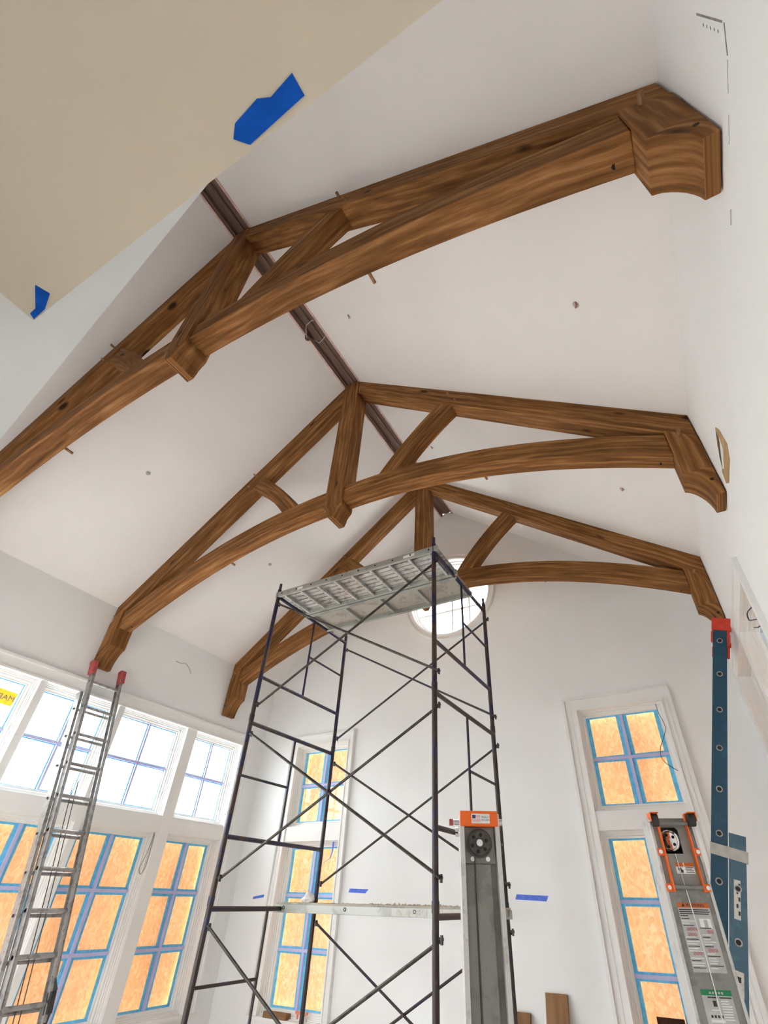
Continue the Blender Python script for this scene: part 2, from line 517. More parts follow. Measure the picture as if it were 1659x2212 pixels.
        if parent is not None:
            o.parent = parent
        WLOC[o.name] = base.copy()
        if bevel:
            md = o.modifiers.new('edge', 'BEVEL'); md.width = bevel; md.segments = 2; md.limit_method = 'ANGLE'
        return o


def text_mesh(name, body, size, o, ux, uy, mat, parent, depth=0.0006, align='CENTER'):
    """flat lettering as a mesh in the plane (o, ux, uy)"""
    cu = bpy.data.curves.new(name, 'FONT')
    cu.body = body; cu.size = size; cu.align_x = align; cu.align_y = 'CENTER'; cu.extrude = depth
    cu.resolution_u = 3
    t = bpy.data.objects.new('tmp_text', cu)
    COL.objects.link(t)
    dg = bpy.context.evaluated_depsgraph_get()
    me = bpy.data.meshes.new_from_object(t.evaluated_get(dg))
    bpy.data.objects.remove(t)
    o = Vector(o); ux = Vector(ux); uy = Vector(uy); un = ux.cross(uy)
    base = wloc(parent)
    for v in me.vertices:
        v.co = o + ux * v.co.x + uy * v.co.y + un * v.co.z - base
    me.materials.clear(); me.materials.append(mat)
    ob = bpy.data.objects.new(name, me)
    COL.objects.link(ob)
    ob.parent = parent
    WLOC[ob.name] = base.copy()
    return ob


def holed_slab(mb, outer, holes, o, ux, uy, d):
    """a flat slab with holes, triangulated, thickness vector d"""
    pts = []; edges = []
    def loop(poly):
        b = len(pts)
        for p in poly: pts.append(Vector(p))
        n = len(poly)
        for i in range(n): edges.append((b + i, b + (i + 1) % n))
    loop(outer)
    for h in holes: loop(h)
    vs, es, fs, *_ = geometry.delaunay_2d_cdt(pts, edges, [], 0, 1e-6)
    def inside(p, poly):
        c = False; n = len(poly)
        for i in range(n):
            a = poly[i]; b = poly[i - 1]
            if (a[1] > p[1]) != (b[1] > p[1]) and p[0] < (b[0] - a[0]) * (p[1] - a[1]) / (b[1] - a[1]) + a[0]: c = not c
        return c
    keep = []
    for f in fs:
        cx = sum(vs[k][0] for k in f) / len(f); cy = sum(vs[k][1] for k in f) / len(f)
        if inside((cx, cy), outer) and not any(inside((cx, cy), h) for h in holes): keep.append(f)
    o = Vector(o); ux = Vector(ux); uy = Vector(uy); d = Vector(d)
    P = [o + ux * v[0] + uy * v[1] for v in vs]
    n = len(P)
    faces = [tuple(f) for f in keep] + [tuple(n + k for k in reversed(f)) for f in keep]
    cnt = {}
    for f in keep:
        for i in range(len(f)):
            a, b = f[i], f[(i + 1) % len(f)]
            cnt[(a, b)] = 1
    for (a, b) in list(cnt):
        if (b, a) not in cnt: faces.append((b, a, n + a, n + b))
    mb.add(P + [p + d for p in P], faces)


# ------------------------------------------------------------------ dimensions (metres)
XW = 3.47           # side walls at x = +-XW
YF = 6.28           # far wall
YN = 0.252          # room face of the near wall
DZ = 0.0633         # survey heights to floor level
SL = 0.80646        # roof slope
ZR = 7.5174 + DZ    # virtual ridge
def zceil(x): return ZR - SL * abs(x)
HALL_X = EYE.x - 1.045
HALL_Z = 2.74
Y_TR = (1.0098, 3.1390, 5.2682)
E1 = EYE.z          # level of the eye: window heights below are given from it
H_TOP, H_HEAD, H_B1, H_B0, H_SILL = 2.085 + E1, 1.93 + E1, 0.822 + E1, 0.645 + E1, -1.15 + E1
BAYS_L = ((1.72, 2.69), (2.755, 3.665), (3.738, 4.745), (4.905, 5.79))
BAYS_R = ((3.80, 4.72), (4.86, 5.86))
WIN_F = (-2.20, 2.175)
ROUND = (0.0, 4.04 + E1)
ROUND_R = 0.70


def rect(a0, a1, b0, b1): return [(a0, b0), (a1, b0), (a1, b1), (a0, b1)]


def circ(cx, cy, r, n=64): return [(cx + r * math.cos(2 * math.pi * k / n), cy + r * math.sin(2 * math.pi * k / n)) for k in range(n)]


# ------------------------------------------------------------------ room shell
def structure(o, label, cat): return tag(o, label, cat, kind='structure')


WT = 0.20
mb = MB(); mb.box((-XW - WT, -4.0, -0.12), (XW + WT, YF + WT, 0.0))
structure(mb.build('floor', M['floor']), 'unseen floor made pale to bounce daylight, below the bottom of the picture', 'floor')
mb = MB(); mb.box((-60, -60, -0.5), (60, 60, -0.4))
structure(mb.build('ground', M['ground']), 'bare ground around the house', 'ground')

holes = [rect(0.42, 1.45, H_SILL, H_HEAD)]  # out-of-view bay, added to let more daylight into the room
for (a, b) in BAYS_L: holes += [rect(a, b, H_B1, H_HEAD), rect(a, b, H_SILL, H_B0)]
mb = MB(); holed_slab(mb, rect(YN - 0.2, YF + WT, 0, zceil(XW)), holes, (-XW, 0, 0), (0, 1, 0), (0, 0, 1), (-WT, 0, 0))
structure(mb.build('wall_left', M['wall']), 'white wall with the long bank of windows', 'wall')
holes = []
for (a, b) in BAYS_R: holes += [rect(a, b, H_B1, H_HEAD), rect(a, b, H_SILL, H_B0)]
mb = MB(); holed_slab(mb, rect(-4.0, YF + WT, 0, zceil(XW)), holes, (XW, 0, 0), (0, 1, 0), (0, 0, 1), (WT, 0, 0))
structure(mb.build('wall_right', M['wall']), 'bright white wall behind the blue ladder', 'wall')
WHW = 0.485
holes = []
for x in WIN_F: holes += [rect(x - WHW, x + WHW, H_B1, H_HEAD), rect(x - WHW, x + WHW, H_SILL, H_B0)]
holes.append(circ(ROUND[0], ROUND[1], ROUND_R))
mb = MB(); holed_slab(mb, [(-XW, 0), (XW, 0), (XW, zceil(XW)), (0, ZR), (-XW, zceil(XW))], holes, (0, YF, 0), (1, 0, 0), (0, 0, 1), (0, WT, 0))
structure(mb.build('wall_far', M['wall']), 'white gable wall with the round window', 'wall')
mb = MB()
holed_slab(mb, [(-XW, 0), (HALL_X, 0), (HALL_X, zceil(HALL_X)), (0, ZR), (-XW, zceil(XW))], [rect(-2.4, -0.5, 0.8, 2.0)], (0, YN, 0), (1, 0, 0), (0, 0, 1), (0, -0.2, 0))  # the opening here is unseen, added to let in daylight
mb.box((HALL_X - 0.15, -4.0, 0), (HALL_X, YN - 0.2, HALL_Z + 0.1))
structure(mb.build('wall_near', M['wall']), 'white wall end beside the hall opening at upper left', 'wall')
mb = MB()
mb.add([(HALL_X, -0.05, HALL_Z + 0.012), (XW, -0.05, HALL_Z + 0.012), (XW, -0.05, zceil(XW)), (HALL_X, -0.05, zceil(HALL_X)),
        (HALL_X, 0.165, HALL_Z + 0.012), (XW, 0.165, HALL_Z + 0.012), (XW, 0.165, zceil(XW)), (HALL_X, 0.165, zceil(HALL_X))],
       [(0, 1, 2, 3), (4, 7, 6, 5), (0, 4, 5, 1), (1, 5, 6, 2), (2, 6, 7, 3), (3, 7, 4, 0)])
structure(mb.build('wall_header', M['wall']), 'wall above the hall opening, hidden over the beige soffit', 'wall')
mb = MB(); mb.box((HALL_X, -4.0, HALL_Z), (XW, 0.165, HALL_Z + 0.012))
structure(mb.build('ceiling_hall', M['soffit']), 'flat beige hall ceiling filling the upper left corner', 'ceiling')

mb = MB(); holed_slab(mb, rect(HALL_X - 0.15, XW, 0, HALL_Z), [rect(HALL_X + 0.55, HALL_X + 1.2, 0.75, 2.2)], (0, -4.0, 0), (1, 0, 0), (0, 0, 1), (0, -0.12, 0))  # opening added behind the camera to light the hall ceiling
structure(mb.build('wall_hall_end', M['wall']), 'hall end wall behind the camera with an opening added for light', 'wall')

GR = 0.122   # half width of the ridge channel
for sgn, nm, lb in ((-1, 'ceiling_left', 'sloping white ceiling left of the ridge channel'), (1, 'ceiling_right', 'sloping white ceiling right of the ridge channel')):
    mb = MB()
    x0, x1 = GR, XW + WT
    y0, y1 = -0.05, YF + WT
    vs = []
    for y in (y0, y1):
        for (x, dz) in ((x0, 0), (x1, 0), (x1, 0.15), (x0, 0.15)):
            vs.append((sgn * x, y, zceil(x) + dz))
    mb.add(vs, [(0, 1, 2, 3), (7, 6, 5, 4), (0, 4, 5, 1), (1, 5, 6, 2), (2, 6, 7, 3), (3, 7, 4, 0)])
    structure(mb.build(nm, M['ceil']), lb, 'ceiling')

# ridge channel: brown boards set up into the ceiling between two red-primed lips
rid = empty('trim_ridge', (0, 3.2, zceil(GR)), 'dark brown open ridge channel running along the ceiling peak', 'ridge trim', kind='structure')
zg = zceil(GR)
mb = MB(); mb.box((-0.10, 0.1, zg + 0.055), (0.10, YF, zg + 0.075)); mb.build('channel_board', M['ridge'], rid)
for sgn in (-1, 1):
    mb = MB(); mb.box((sgn * 0.10, 0.1, zg - 0.006), (sgn * 0.118, YF, zg + 0.075)); mb.build('channel_side', M['ridge'], rid)
    mb = MB(); mb.box((sgn * 0.084, 0.1, zg + 0.010), (sgn * 0.10, YF, zg + 0.055)); mb.build('channel_strip', M['ridge'], rid)
    mb = MB(); mb.box((sgn * 0.110, 0.1, zg - 0.014), (sgn * 0.132, YF, zg + 0.012)); mb.build('channel_lip', M['ridge_lip'], rid)
mb = MB(); mb.box((-0.02, 0.1, zg + 0.040), (0.02, YF, zg + 0.056)); mb.build('channel_strip', M['ridge'], rid)


# ------------------------------------------------------------------ windows
STEP = [(0, 0.0), (0.006, 0.0), (0.006, 0.035), (0.015, 0.035), (0.015, 0.06), (0.026, 0.06), (0.026, 0.085), (0.042, 0.085), (0.052, 0.105), (0.068, 0.105), (0.068, 0.17), (0, 0.17)]


def window(name, label, o, ux, un, w0, w1, h0, h1, cols, rows, boarded, tape_v, tape_h, munt=0.032):
    """o, ux: along the wall; un: outward; a stepped frame, a grid of muntins, panes with masking tape"""
    o = Vector(o); ux = Vector(ux); un = Vector(un); uz = Vector((0, 0, 1))
    c = o + ux * (w0 + w1) / 2 + uz * h0
    root = empty(name, c, label, 'window', kind='structure')
    MB().rect_ring(o, ux, uz, un, w0 + 0.001, w1 - 0.001, h0 + 0.001, h1 - 0.001, STEP).build('window_frame', M['trim'], root)
    i = 0.068
    a0, a1, b0, b1 = w0 + i, w1 - i, h0 + i, h1 - i
    D = 0.138
    pw = (a1 - a0 - munt * (cols - 1)) / cols
    ph = (b1 - b0 - munt * (rows - 1)) / rows
    ax = (ux, uz, un)
    for k in range(1, cols):
        x = a0 + k * pw + (k - 0.5) * munt
        MB().obox(o + ux * x + uz * (b0 + b1) / 2 + un * (D - 0.012), ax, (munt / 2, (b1 - b0) / 2, 0.018)).build('muntin', M['muntin'], root)
    for k in range(1, rows):
        z = b0 + k * ph + (k - 0.5) * munt
        MB().obox(o + ux * (a0 + a1) / 2 + uz * z + un * (D - 0.0125), ax, ((a1 - a0) / 2, munt / 2, 0.017)).build('muntin', M['muntin'], root)
    for r in range(rows):
        for q in range(cols):
            p0 = a0 + q * (pw + munt); p1 = p0 + pw
            z0 = b0 + r * (ph + munt); z1 = z0 + ph
            pane = MB().obox(o + ux * (p0 + p1) / 2 + uz * (z0 + z1) / 2 + un * D, ax, (pw / 2, ph / 2, 0.003)).build('pane', M['glass'], root)
            # four strips of blue masking tape round the pane, torn a little unevenly
            mbt = MB()
            dd = D - 0.0045
            j = lambda: random.uniform(-0.003, 0.003)
            tv, th = tape_v, tape_h
            mbt.add([o + ux * p0 + uz * z0 + un * dd, o + ux * (p0 + tv + j()) + uz * z0 + un * dd, o + ux * (p0 + tv + j()) + uz * z1 + un * dd, o + ux * p0 + uz * z1 + un * dd], [(0, 1, 2, 3)])
            mbt.add([o + ux * p1 + uz * z0 + un * dd, o + ux * (p1 - tv + j()) + uz * z0 + un * dd, o + ux * (p1 - tv + j()) + uz * z1 + un * dd, o + ux * p1 + uz * z1 + un * dd], [(0, 1, 2, 3)])
            dd -= 0.0008
            mbt.add([o + ux * p0 + uz * z0 + un * dd, o + ux * p1 + uz * z0 + un * dd, o + ux * p1 + uz * (z0 + th + j()) + un * dd, o + ux * p0 + uz * (z0 + th + j()) + un * dd], [(0, 1, 2, 3)])
            mbt.add([o + ux * p0 + uz * z1 + un * dd, o + ux * p1 + uz * z1 + un * dd, o + ux * p1 + uz * (z1 - th + j()) + un * dd, o + ux * p0 + uz * (z1 - th + j()) + un * dd], [(0, 1, 2, 3)])
            mbt.build('masking_tape', M['tape'] if boarded else M['tape_sky'], pane)
    if boarded:
        MB().obox(o + ux * (w0 + w1) / 2 + uz * (h0 + h1) / 2 + un * (WT + 0.035), ax, ((w1 - w0) / 2 + 0.06, (h1 - h0) / 2 + 0.05, 0.006)).build('boarding_sheet', M['osb'], root)
    return root


wn_i = 0
oL = Vector((-XW, 0, 0)); oR = Vector((XW, 0, 0)); oF = Vector((0, YF, 0))
names_l = ('behind the yellow sticker, at the left picture edge', 'behind the aluminium ladder', 'left of the corner window', 'nearest the scaffold in the left corner')
for k, (a, b) in enumerate(BAYS_L):
    wn_i += 1
    window(f'window_{wn_i}', f'bright four-pane upper window {names_l[k]}', oL, (0, 1, 0), (-1, 0, 0), a, b, H_B1, H_HEAD, 2, 2, False, 0.013, 0.013, 0.026)
    wn_i += 1
    window(f'window_{wn_i}', f'boarded six-pane lower window {names_l[k]}', oL, (0, 1, 0), (-1, 0, 0), a, b, H_SILL, H_B0, 2, 3, True, 0.042, 0.024)
for k, (a, b) in enumerate(BAYS_R):
    nm = ('nearer one behind the blue ladder on the right wall', 'farther one behind the blue ladder on the right wall')[k]
    wn_i += 1
    window(f'window_{wn_i}', f'taped upper window, {nm}', oR, (0, 1, 0), (1, 0, 0), a, b, H_B1, H_HEAD, 2, 2, True, 0.05, 0.03)
    wn_i += 1
    window(f'window_{wn_i}', f'taped lower window, {nm}', oR, (0, 1, 0), (1, 0, 0), a, b, H_SILL, H_B0, 2, 3, True, 0.05, 0.03)
for k, x in enumerate(WIN_F):
    nm = ('behind the scaffold on the gable wall', 'beside the blue ladder on the gable wall')[k]
    wn_i += 1
    window(f'window_{wn_i}', f'boarded four-pane upper window {nm}', oF, (1, 0, 0), (0, 1, 0), x - WHW, x + WHW, H_B1, H_HEAD, 2, 2, True, 0.045, 0.018)
    wn_i += 1
    window(f'window_{wn_i}', f'boarded six-pane lower window {nm}', oF, (1, 0, 0), (0, 1, 0), x - WHW, x + WHW, H_SILL, H_B0, 2, 3, True, 0.04, 0.02)

# round window in the gable
wn_i += 1
rw = empty(f'window_{wn_i}', (ROUND[0], YF, ROUND[1] - ROUND_R), 'glowing round window high in the gable wall', 'window', kind='structure')
oc = Vector((ROUND[0], YF, ROUND[1]))
X3, Y3, Z3 = Vector((1, 0, 0)), Vector((0, 1, 0)), Vector((0, 0, 1))
MB().round_ring(oc, X3, Z3, Y3, [(ROUND_R - 0.001, 0.0), (ROUND_R - 0.006, 0.0), (ROUND_R - 0.006, 0.05), (0.672, 0.05), (0.672, 0.09), (0.645, 0.10), (0.645, 0.17), (ROUND_R - 0.001, 0.17)]).build('window_frame', M['trim'], rw, smooth=True)
MB().round_ring(oc, X3, Z3, Y3, [(ROUND_R - 0.012, -0.001), (ROUND_R - 0.012, -0.034), (0.705, -0.046), (0.722, -0.036), (0.738, -0.034), (0.756, -0.034), (0.762, -0.052), (0.785, -0.056), (0.79, -0.05), (0.79, -0.001)]).build('round_casing', M['trim'], rw, smooth=True)
for k in (-1, 0, 1):
    hh = math.sqrt(0.646 ** 2 - (k * 0.3) ** 2)
    MB().obox(oc + X3 * k * 0.3 + Y3 * 0.125, (X3, Z3, Y3), (0.014, hh, 0.014)).build('muntin', M['trim'], rw)
for k in (-0.22, 0.22):
    hh = math.sqrt(0.646 ** 2 - k ** 2)
    MB().obox(oc + Z3 * k + Y3 * 0.125, (X3, Z3, Y3), (hh, 0.012, 0.013)).build('muntin', M['trim'], rw)
mb = MB(); mb.extr(circ(0, 0, 0.66), oc + Y3 * 0.138, X3, Z3, Y3 * 0.005); mb.build('pane', M['glass'], rw)


# ------------------------------------------------------------------ casings
def casing_board(mb, o, ux, un, w0, w1, h0, h1, t, horiz, outer):
    """flat casing with a raised back band on one long edge; outer = +1 / -1 / 0"""
    uz = Vector((0, 0, 1)); ux = Vector(ux); un = Vector(un); o = Vector(o)
    ax = (ux, uz, un)
    mb.obox(o + ux * (w0 + w1) / 2 + uz * (h0 + h1) / 2 - un * t / 2, ax, ((w1 - w0) / 2, (h1 - h0) / 2, t / 2))


trim_i = 0
def casing_set(name, label, o, ux, un, bays, ends, sill=True, band=0.056):
    global trim_i
    uz = Vector((0, 0, 1)); ux = Vector(ux); un = Vector(un); o = Vector(o)
    e0, e1 = ends
    root = empty(name, o + ux * (e0 + e1) / 2 + uz * (H_SILL - 0.14), label, 'window casing', kind='structure')
    def board(nm, w0, w1, h0, h1, t):
        MB().obox(o + ux * (w0 + w1) / 2 + uz * (h0 + h1) / 2 - un * t / 2, (ux, uz, un), ((w1 - w0) / 2, (h1 - h0) / 2, t / 2)).build(nm, M['trim'], root, bevel=0.002)
    a0, a1 = bays[0][0], bays[-1][1]
    board('head_casing', e0 + 0.002, e1 - 0.002, H_HEAD - 0.004, H_TOP - 0.03, 0.026)
    board('head_band', e0 - 0.0, e1 + 0.0, H_TOP - 0.032, H_TOP, band)
    board('head_bead', a0 - 0.02, a1 + 0.02, H_HEAD - 0.006, H_HEAD + 0.020, band * 0.72)
    for (w0, w1, bd, s) in ((e0, a0 + 0.004, e0, 1), (a1 - 0.004, e1, e1, -1)):
        board('side_casing', w0 + (0.002 if s > 0 else 0), w1 - (0.002 if s < 0 else 0), H_SILL, H_HEAD - 0.001, 0.0258)
        board('side_band', min(bd, bd + s * 0.03), max(bd, bd + s * 0.03), H_SILL, H_TOP - 0.031, band - 0.0005)
        q = w1 if s > 0 else w0
        board('side_bead', min(q + s * 0.002, q - s * 0.018), max(q + s * 0.002, q - s * 0.018), H_SILL, H_HEAD - 0.002, band * 0.71)
        board('side_fluting', (w0 + w1) / 2 - 0.012, (w0 + w1) / 2 + 0.012, H_SILL, H_HEAD, 0.033)
    for k in range(len(bays) - 1):
        board('mullion_casing', bays[k][1] - 0.004, bays[k + 1][0] + 0.004, H_SILL, H_HEAD - 0.004, 0.0216)
    for (b0, b1) in bays:
        board('transom_casing', b0 + 0.004, b1 - 0.004, H_B0 - 0.004, H_B1 + 0.004, 0.0214)
    if sill:
        board('sill', e0 - 0.03, e1 + 0.03, H_SILL - 0.03, H_SILL, 0.06)
        board('apron', e0, e1, H_SILL - 0.13, H_SILL - 0.03, 0.02)
    return root


casing_set('trim_1', 'white casing framing the bank of windows on the left wall', oL, (0, 1, 0), (-1, 0, 0), BAYS_L, (1.55, 5.975))
casing_set('trim_2', 'white casing round the window behind the blue ladder', oR, (0, 1, 0), (1, 0, 0), BAYS_R, (EYE.y + 3.62, 6.03), band=0.040)
casing_set('trim_3', 'white casing round the gable window behind the scaffold', oF, (1, 0, 0), (0, 1, 0), ((WIN_F[0] - WHW, WIN_F[0] + WHW),), (-2.82, -1.615))
casing_set('trim_4', 'white casing round the gable window beside the blue ladder', oF, (1, 0, 0), (0, 1, 0), ((WIN_F[1] - WHW, WIN_F[1] + WHW),), (1.535, 2.775))


# ------------------------------------------------------------------ trusses
def rb(x): return 7.1771 + DZ - SL * (x - 0.1172)        # underside of the rafter
def rt(x): return min(rb(x) + 0.2458, zceil(x) - 0.002)   # its top, on the ceiling
def ct(x): return 5.4248 + DZ - 0.0827 * (x - 0.117) ** 2  # top of the arched chord
def cb(x): return 5.2045 + DZ - 0.0823 * (x - 0.117) ** 2  # its underside


TH = 0.20
def make_truss():
    root = empty('roof_truss', (0, 0, 3.8916 + DZ))
    XI, XO = 3.2716, 3.463
    for m in (1, -1):
        xs = [0.1175 + (XO - 0.1175) * i / 8 for i in range(9)]
        raf = MB().strip([(x, rt(x)) for x in xs], [(x, rb(x)) for x in xs], 0.0, TH, m).build('rafter', M['beam'], root, bevel=0.005)
        xs = [0.1175 + (XI + 0.0 - 0.1175) * i / 24 for i in range(25)]
        # where the chord runs into the rafter its top is cut to it
        cho = MB().strip([(x, min(ct(x), rb(x) - 0.001)) for x in xs], [(x, cb(x)) for x in xs], 0.012, TH - 0.012, m).build('arched_chord', M['beam'], root, bevel=0.007)
        # curved strut, bowed towards the king post
        def q(t, a, b, bow):
            x = a[0] + (b[0] - a[0]) * t; z = a[1] + (b[1] - a[1]) * t
            k = bow * 4 * t * (1 - t)
            dx, dz = b[0] - a[0], b[1] - a[1]; L = math.hypot(dx, dz)
            return (x - dz / L * k * (-1), z + dx / L * k * (-1))
        a1, b1 = (0.5667, ct(0.5667) - 0.004), (1.3165, rb(1.3165) + 0.002)
        a2, b2 = (0.80, ct(0.80) - 0.004), (1.4779, rb(1.4779) + 0.002)
        ts = [i / 10 for i in range(11)]
        inner = [q(t, a1, b1, -0.035) for t in ts]
        outer = [q(t, a2, b2, -0.035) for t in ts]
        stt = MB().strip(inner, outer, 0.02, TH - 0.02, m).build('strut', M['beam'], root, bevel=0.006)
        # wall post with a concave corbel foot
        F = (XI, 4.1466 + DZ); G = (3.4045, 3.8916 + DZ)
        inn = [(XI, rb(XI) - 0.001), (XI, 4.36 + DZ), F]
        cx, cz = F[0] - 0.02, G[1] - 0.03
        for i in range(1, 9):
            t = i / 8
            # quarter curve, hollow side down and inwards
            inn.append((F[0] + (G[0] - F[0]) * math.sin(t * math.pi / 2) ** 1.15 * (0.86 + 0.14 * t), F[1] + (G[1] - F[1]) * (1 - math.cos(t * math.pi / 2)) ** 0.9))
        inn[-1] = G
        out = [(XO, rb(XO) - 0.001)] + [(XO, z) for (x, z) in inn[1:]]
        pst = MB().strip(inn, out, -0.010, TH + 0.010, m).build('wall_post', M['beam'], root, bevel=0.005)
        # pegs and bored holes
        P = lambda x, z, y0, y1, r=0.014: MB().tube([(m * x, y0, z), (m * x, y1, z)], r, 8)
        P(3.355, 2.905 + E1, -0.055, 0.0).build('peg', M['peg'], pst)
        P(1.449, 4.635 + E1, -0.050, 0.0, 0.012).build('peg', M['peg'], raf)
        P(1.53, 4.47 + E1, -0.030, 0.0, 0.010).build('peg', M['peg'], raf)
        P(1.72, cb(1.72) + 0.055, TH - 0.02, TH + 0.075, 0.013).build('peg', M['peg'], cho)
        P(3.424, 2.395 + E1, -0.0112, -0.010, 0.013).build('bored_hole', M['hole'], pst)
        MB().tube([(m * 3.19, 0.13, cb(3.19) - 0.0015), (m * 3.19, 0.13, cb(3.19) + 0.004)], 0.013, 10).build('bored_hole', M['hole'], cho)
    k = 0.1172
    zt, zs, zb = zceil(k) + 0.03, 3.525 + E1, 3.352 + E1
    side = [(k, zt), (k, zs), (0.112, zs - 0.015), (0.085, zs - 0.045), (0.062, zs - 0.085), (0.058, zs - 0.115), (0.040, zb + 0.012), (0.034, zb)]
    MB().strip([(-x, z) for x, z in side], side, -0.012, TH + 0.012).build('king_post', M['beam'], root, bevel=0.005)
    return root


def copy_tree(o, parent=None):
    c = o.copy(); COL.objects.link(c)
    if parent is not None:
        c.parent = parent; c.matrix_parent_inverse = o.matrix_parent_inverse.copy()
    for ch in list(o.children):
        copy_tree(ch, c)
    return c


truss = make_truss()
T_LAB = ('timber roof truss nearest the camera, crossing the top of the picture',
         'middle timber roof truss with its king post left of the picture centre',
         'farthest timber roof truss, partly behind the scaffold and round window')
trs = [truss, copy_tree(truss), copy_tree(truss)]
for t, y, lb in zip(trs, Y_TR, T_LAB):
    t.location.y = y
    tag(t, lb, 'roof truss', 'arched timber trusses')

# ------------------------------------------------------------------ scaffold tower
SXL, SXR, SY1, SY2 = -1.280, 0.912, 3.845, 5.328
SYM = (SY1 + SY2) / 2
Z_TOPS = (-0.089 + E1, 1.498 + E1, 3.052 + E1)
FR_H = 1.587
sc = empty('scaffold_tower', ((SXL + SXR) / 2, SYM, 0), 'dark blue steel scaffold tower standing in the middle of the room', 'scaffold')
RL = 0.0238
for xi, X in enumerate((SXL, SXR)):
    for fi, zt in enumerate(Z_TOPS):
        zb = 0.03 if fi == 0 else Z_TOPS[fi - 1] + 0.055
        ztop = zt + (0.055 if fi < 2 else 0.10)
        mat = M['rust'] if fi == 0 or (fi == 1 and xi == 1) else M['steel']
        fr = MB()
        for Y in (SY1, SY2):
            fr.tube([(X, Y, zb), (X, Y, ztop)], RL, 10)
        fr.tube([(X, SY1, zt), (X, SY2, zt)], 0.021, 10)
        fro = fr.build('end_frame', mat, sc, smooth=True)
        zl = zt - 1.045
        MB().tube([(X, SY1, zl), (X, SY2, zl)], 0.020, 8).build('lower_rail', mat, fro, smooth=True)
        MB().tube([(X, SYM, zl), (X, SYM, zt)], 0.013, 8).build('inner_post', mat, fro, smooth=True)
        a, b = ((SY1, SYM) if (fi + xi) % 2 == (0 if xi == 0 else 0) and xi == 0 and fi < 2 else (SYM, SY2))
        if xi == 0 and fi in (0, 1): a, b = SY1, SYM
        MB().tube([(X, a, zt - 0.513), (X, b, zt - 0.513)], 0.013, 8).build('rung', mat, fro, smooth=True)
        for Y in (SY1, SY2):
            for dz in (-0.118, -1.363):
                z = zt + dz
                sgn = 1 if X < 0 else 1
                st = MB(); st.tube([(X - 0.01, Y, z), (X + 0.058, Y, z)], 0.011, 8)
                st.box((X + 0.040, Y - 0.012, z - 0.030), (X + 0.052, Y + 0.012, z + 0.022))
                st.build('brace_stud', M['rust'], fro)
        if fi < 2:
            for Y in (SY1, SY2):
                MB().tube([(X, Y, zt + 0.02), (X, Y, zt + 0.09)], 0.0275, 10).build('coupling_sleeve', M['rust'], fro, smooth=True)
        else:
            for Y in (SY1, SY2):
                MB().tube([(X, Y, zt + 0.09), (X, Y, zt + 0.19)], 0.0165, 10).build('coupling_pin', M['rust'], fro, smooth=True)
        if fi == 0:
            for Y in (SY1, SY2):
                MB().box((X - 0.06, Y - 0.06, 0.0), (X + 0.06, Y + 0.06, 0.012)).add([], []).tube([(X, Y, 0.012), (X, Y, 0.05)], 0.016, 8).build('base_plate', M['rust'], fro)
for fi, zt in enumerate(Z_TOPS):
    for yi, Y in enumerate((SY1, SY2)):
        dy = -0.0 if yi == 0 else 0.0
        z1, z0 = zt - 0.118, zt - 1.363
        xa, xb = SXL + 0.045, SXR + 0.045
        br = M['brace'] if (fi + yi) % 2 == 0 or fi == 1 else M['rust']
        b1 = MB().tube([(xa, Y - 0.012, z1), (xb, Y - 0.012, z0)], 0.0125, 8).build('cross_brace', br, sc, smooth=True)
        b2 = MB().tube([(xa, Y + 0.012, z0), (xb, Y + 0.012, z1)], 0.0125, 8).build('cross_brace', br, sc, smooth=True)
        MB().tube([((xa + xb) / 2, Y - 0.03, (z0 + z1) / 2), ((xa + xb) / 2, Y + 0.03, (z0 + z1) / 2)], 0.012, 8).build('centre_bolt', M['rust'], b1)


# aluminium planks
def plank_alu(name, label, x0, x1, y0, y1, zt, group):
    """hook plank: two side rails, corrugated deck, cross bars underneath"""
    root = empty(name, ((x0 + x1) / 2, (y0 + y1) / 2, zt - 0.07), label, 'scaffold plank', group)
    for y in (y0, y1 - 0.028):
        r = MB(); r.box((x0, y, zt - 0.072), (x1, y + 0.028, zt)); r.build('side_rail', M['alu_dull'], root, bevel=0.003)
    n = 13
    w = (y1 - y0 - 0.06) / n
    for i in range(n):
        ya = y0 + 0.03 + i * w
        MB().box((x0 + 0.01, ya + w * 0.14, zt - 0.026 + (0.010 if i % 2 else 0)), (x1 - 0.01, ya + w * 0.86, zt - 0.008)).build('deck_slat', M['alu'], root)
    k = 9
    for i in range(k):
        xa = x0 + 0.12 + (x1 - x0 - 0.24) * i / (k - 1)
        MB().box((xa - 0.014, y0 + 0.028, zt - 0.062), (xa + 0.014, y1 - 0.028, zt - 0.030)).build('cross_bar', M['alu'], root)
    for i in range(10):
        xa = x0 + 0.1 + (x1 - x0 - 0.2) * i / 9
        MB().tube([(xa, y0 - 0.004, zt - 0.035), (xa, y0 + 0.001, zt - 0.035)], 0.010, 8).build('rivet', M['hole'], root)
    MB().box((x0 + 0.35, y0 - 0.0015, zt - 0.055), (x0 + 0.43, y0, zt - 0.02)).build('maker_label', M['paper'], root)
    MB().box((x1 - 0.42, y0 - 0.0015, zt - 0.055), (x1 - 0.28, y0, zt - 0.02)).build('maker_label', M['paper'], root)
    for X in (SXL, SXR):
        for y in (y0 + 0.03, y1 - 0.06):
            MB().box((X - 0.03, y, zt - 0.06), (X + 0.03, y + 0.03, zt - 0.03 + 0.028)).build('hook', M['alu_dull'], root)
    return root


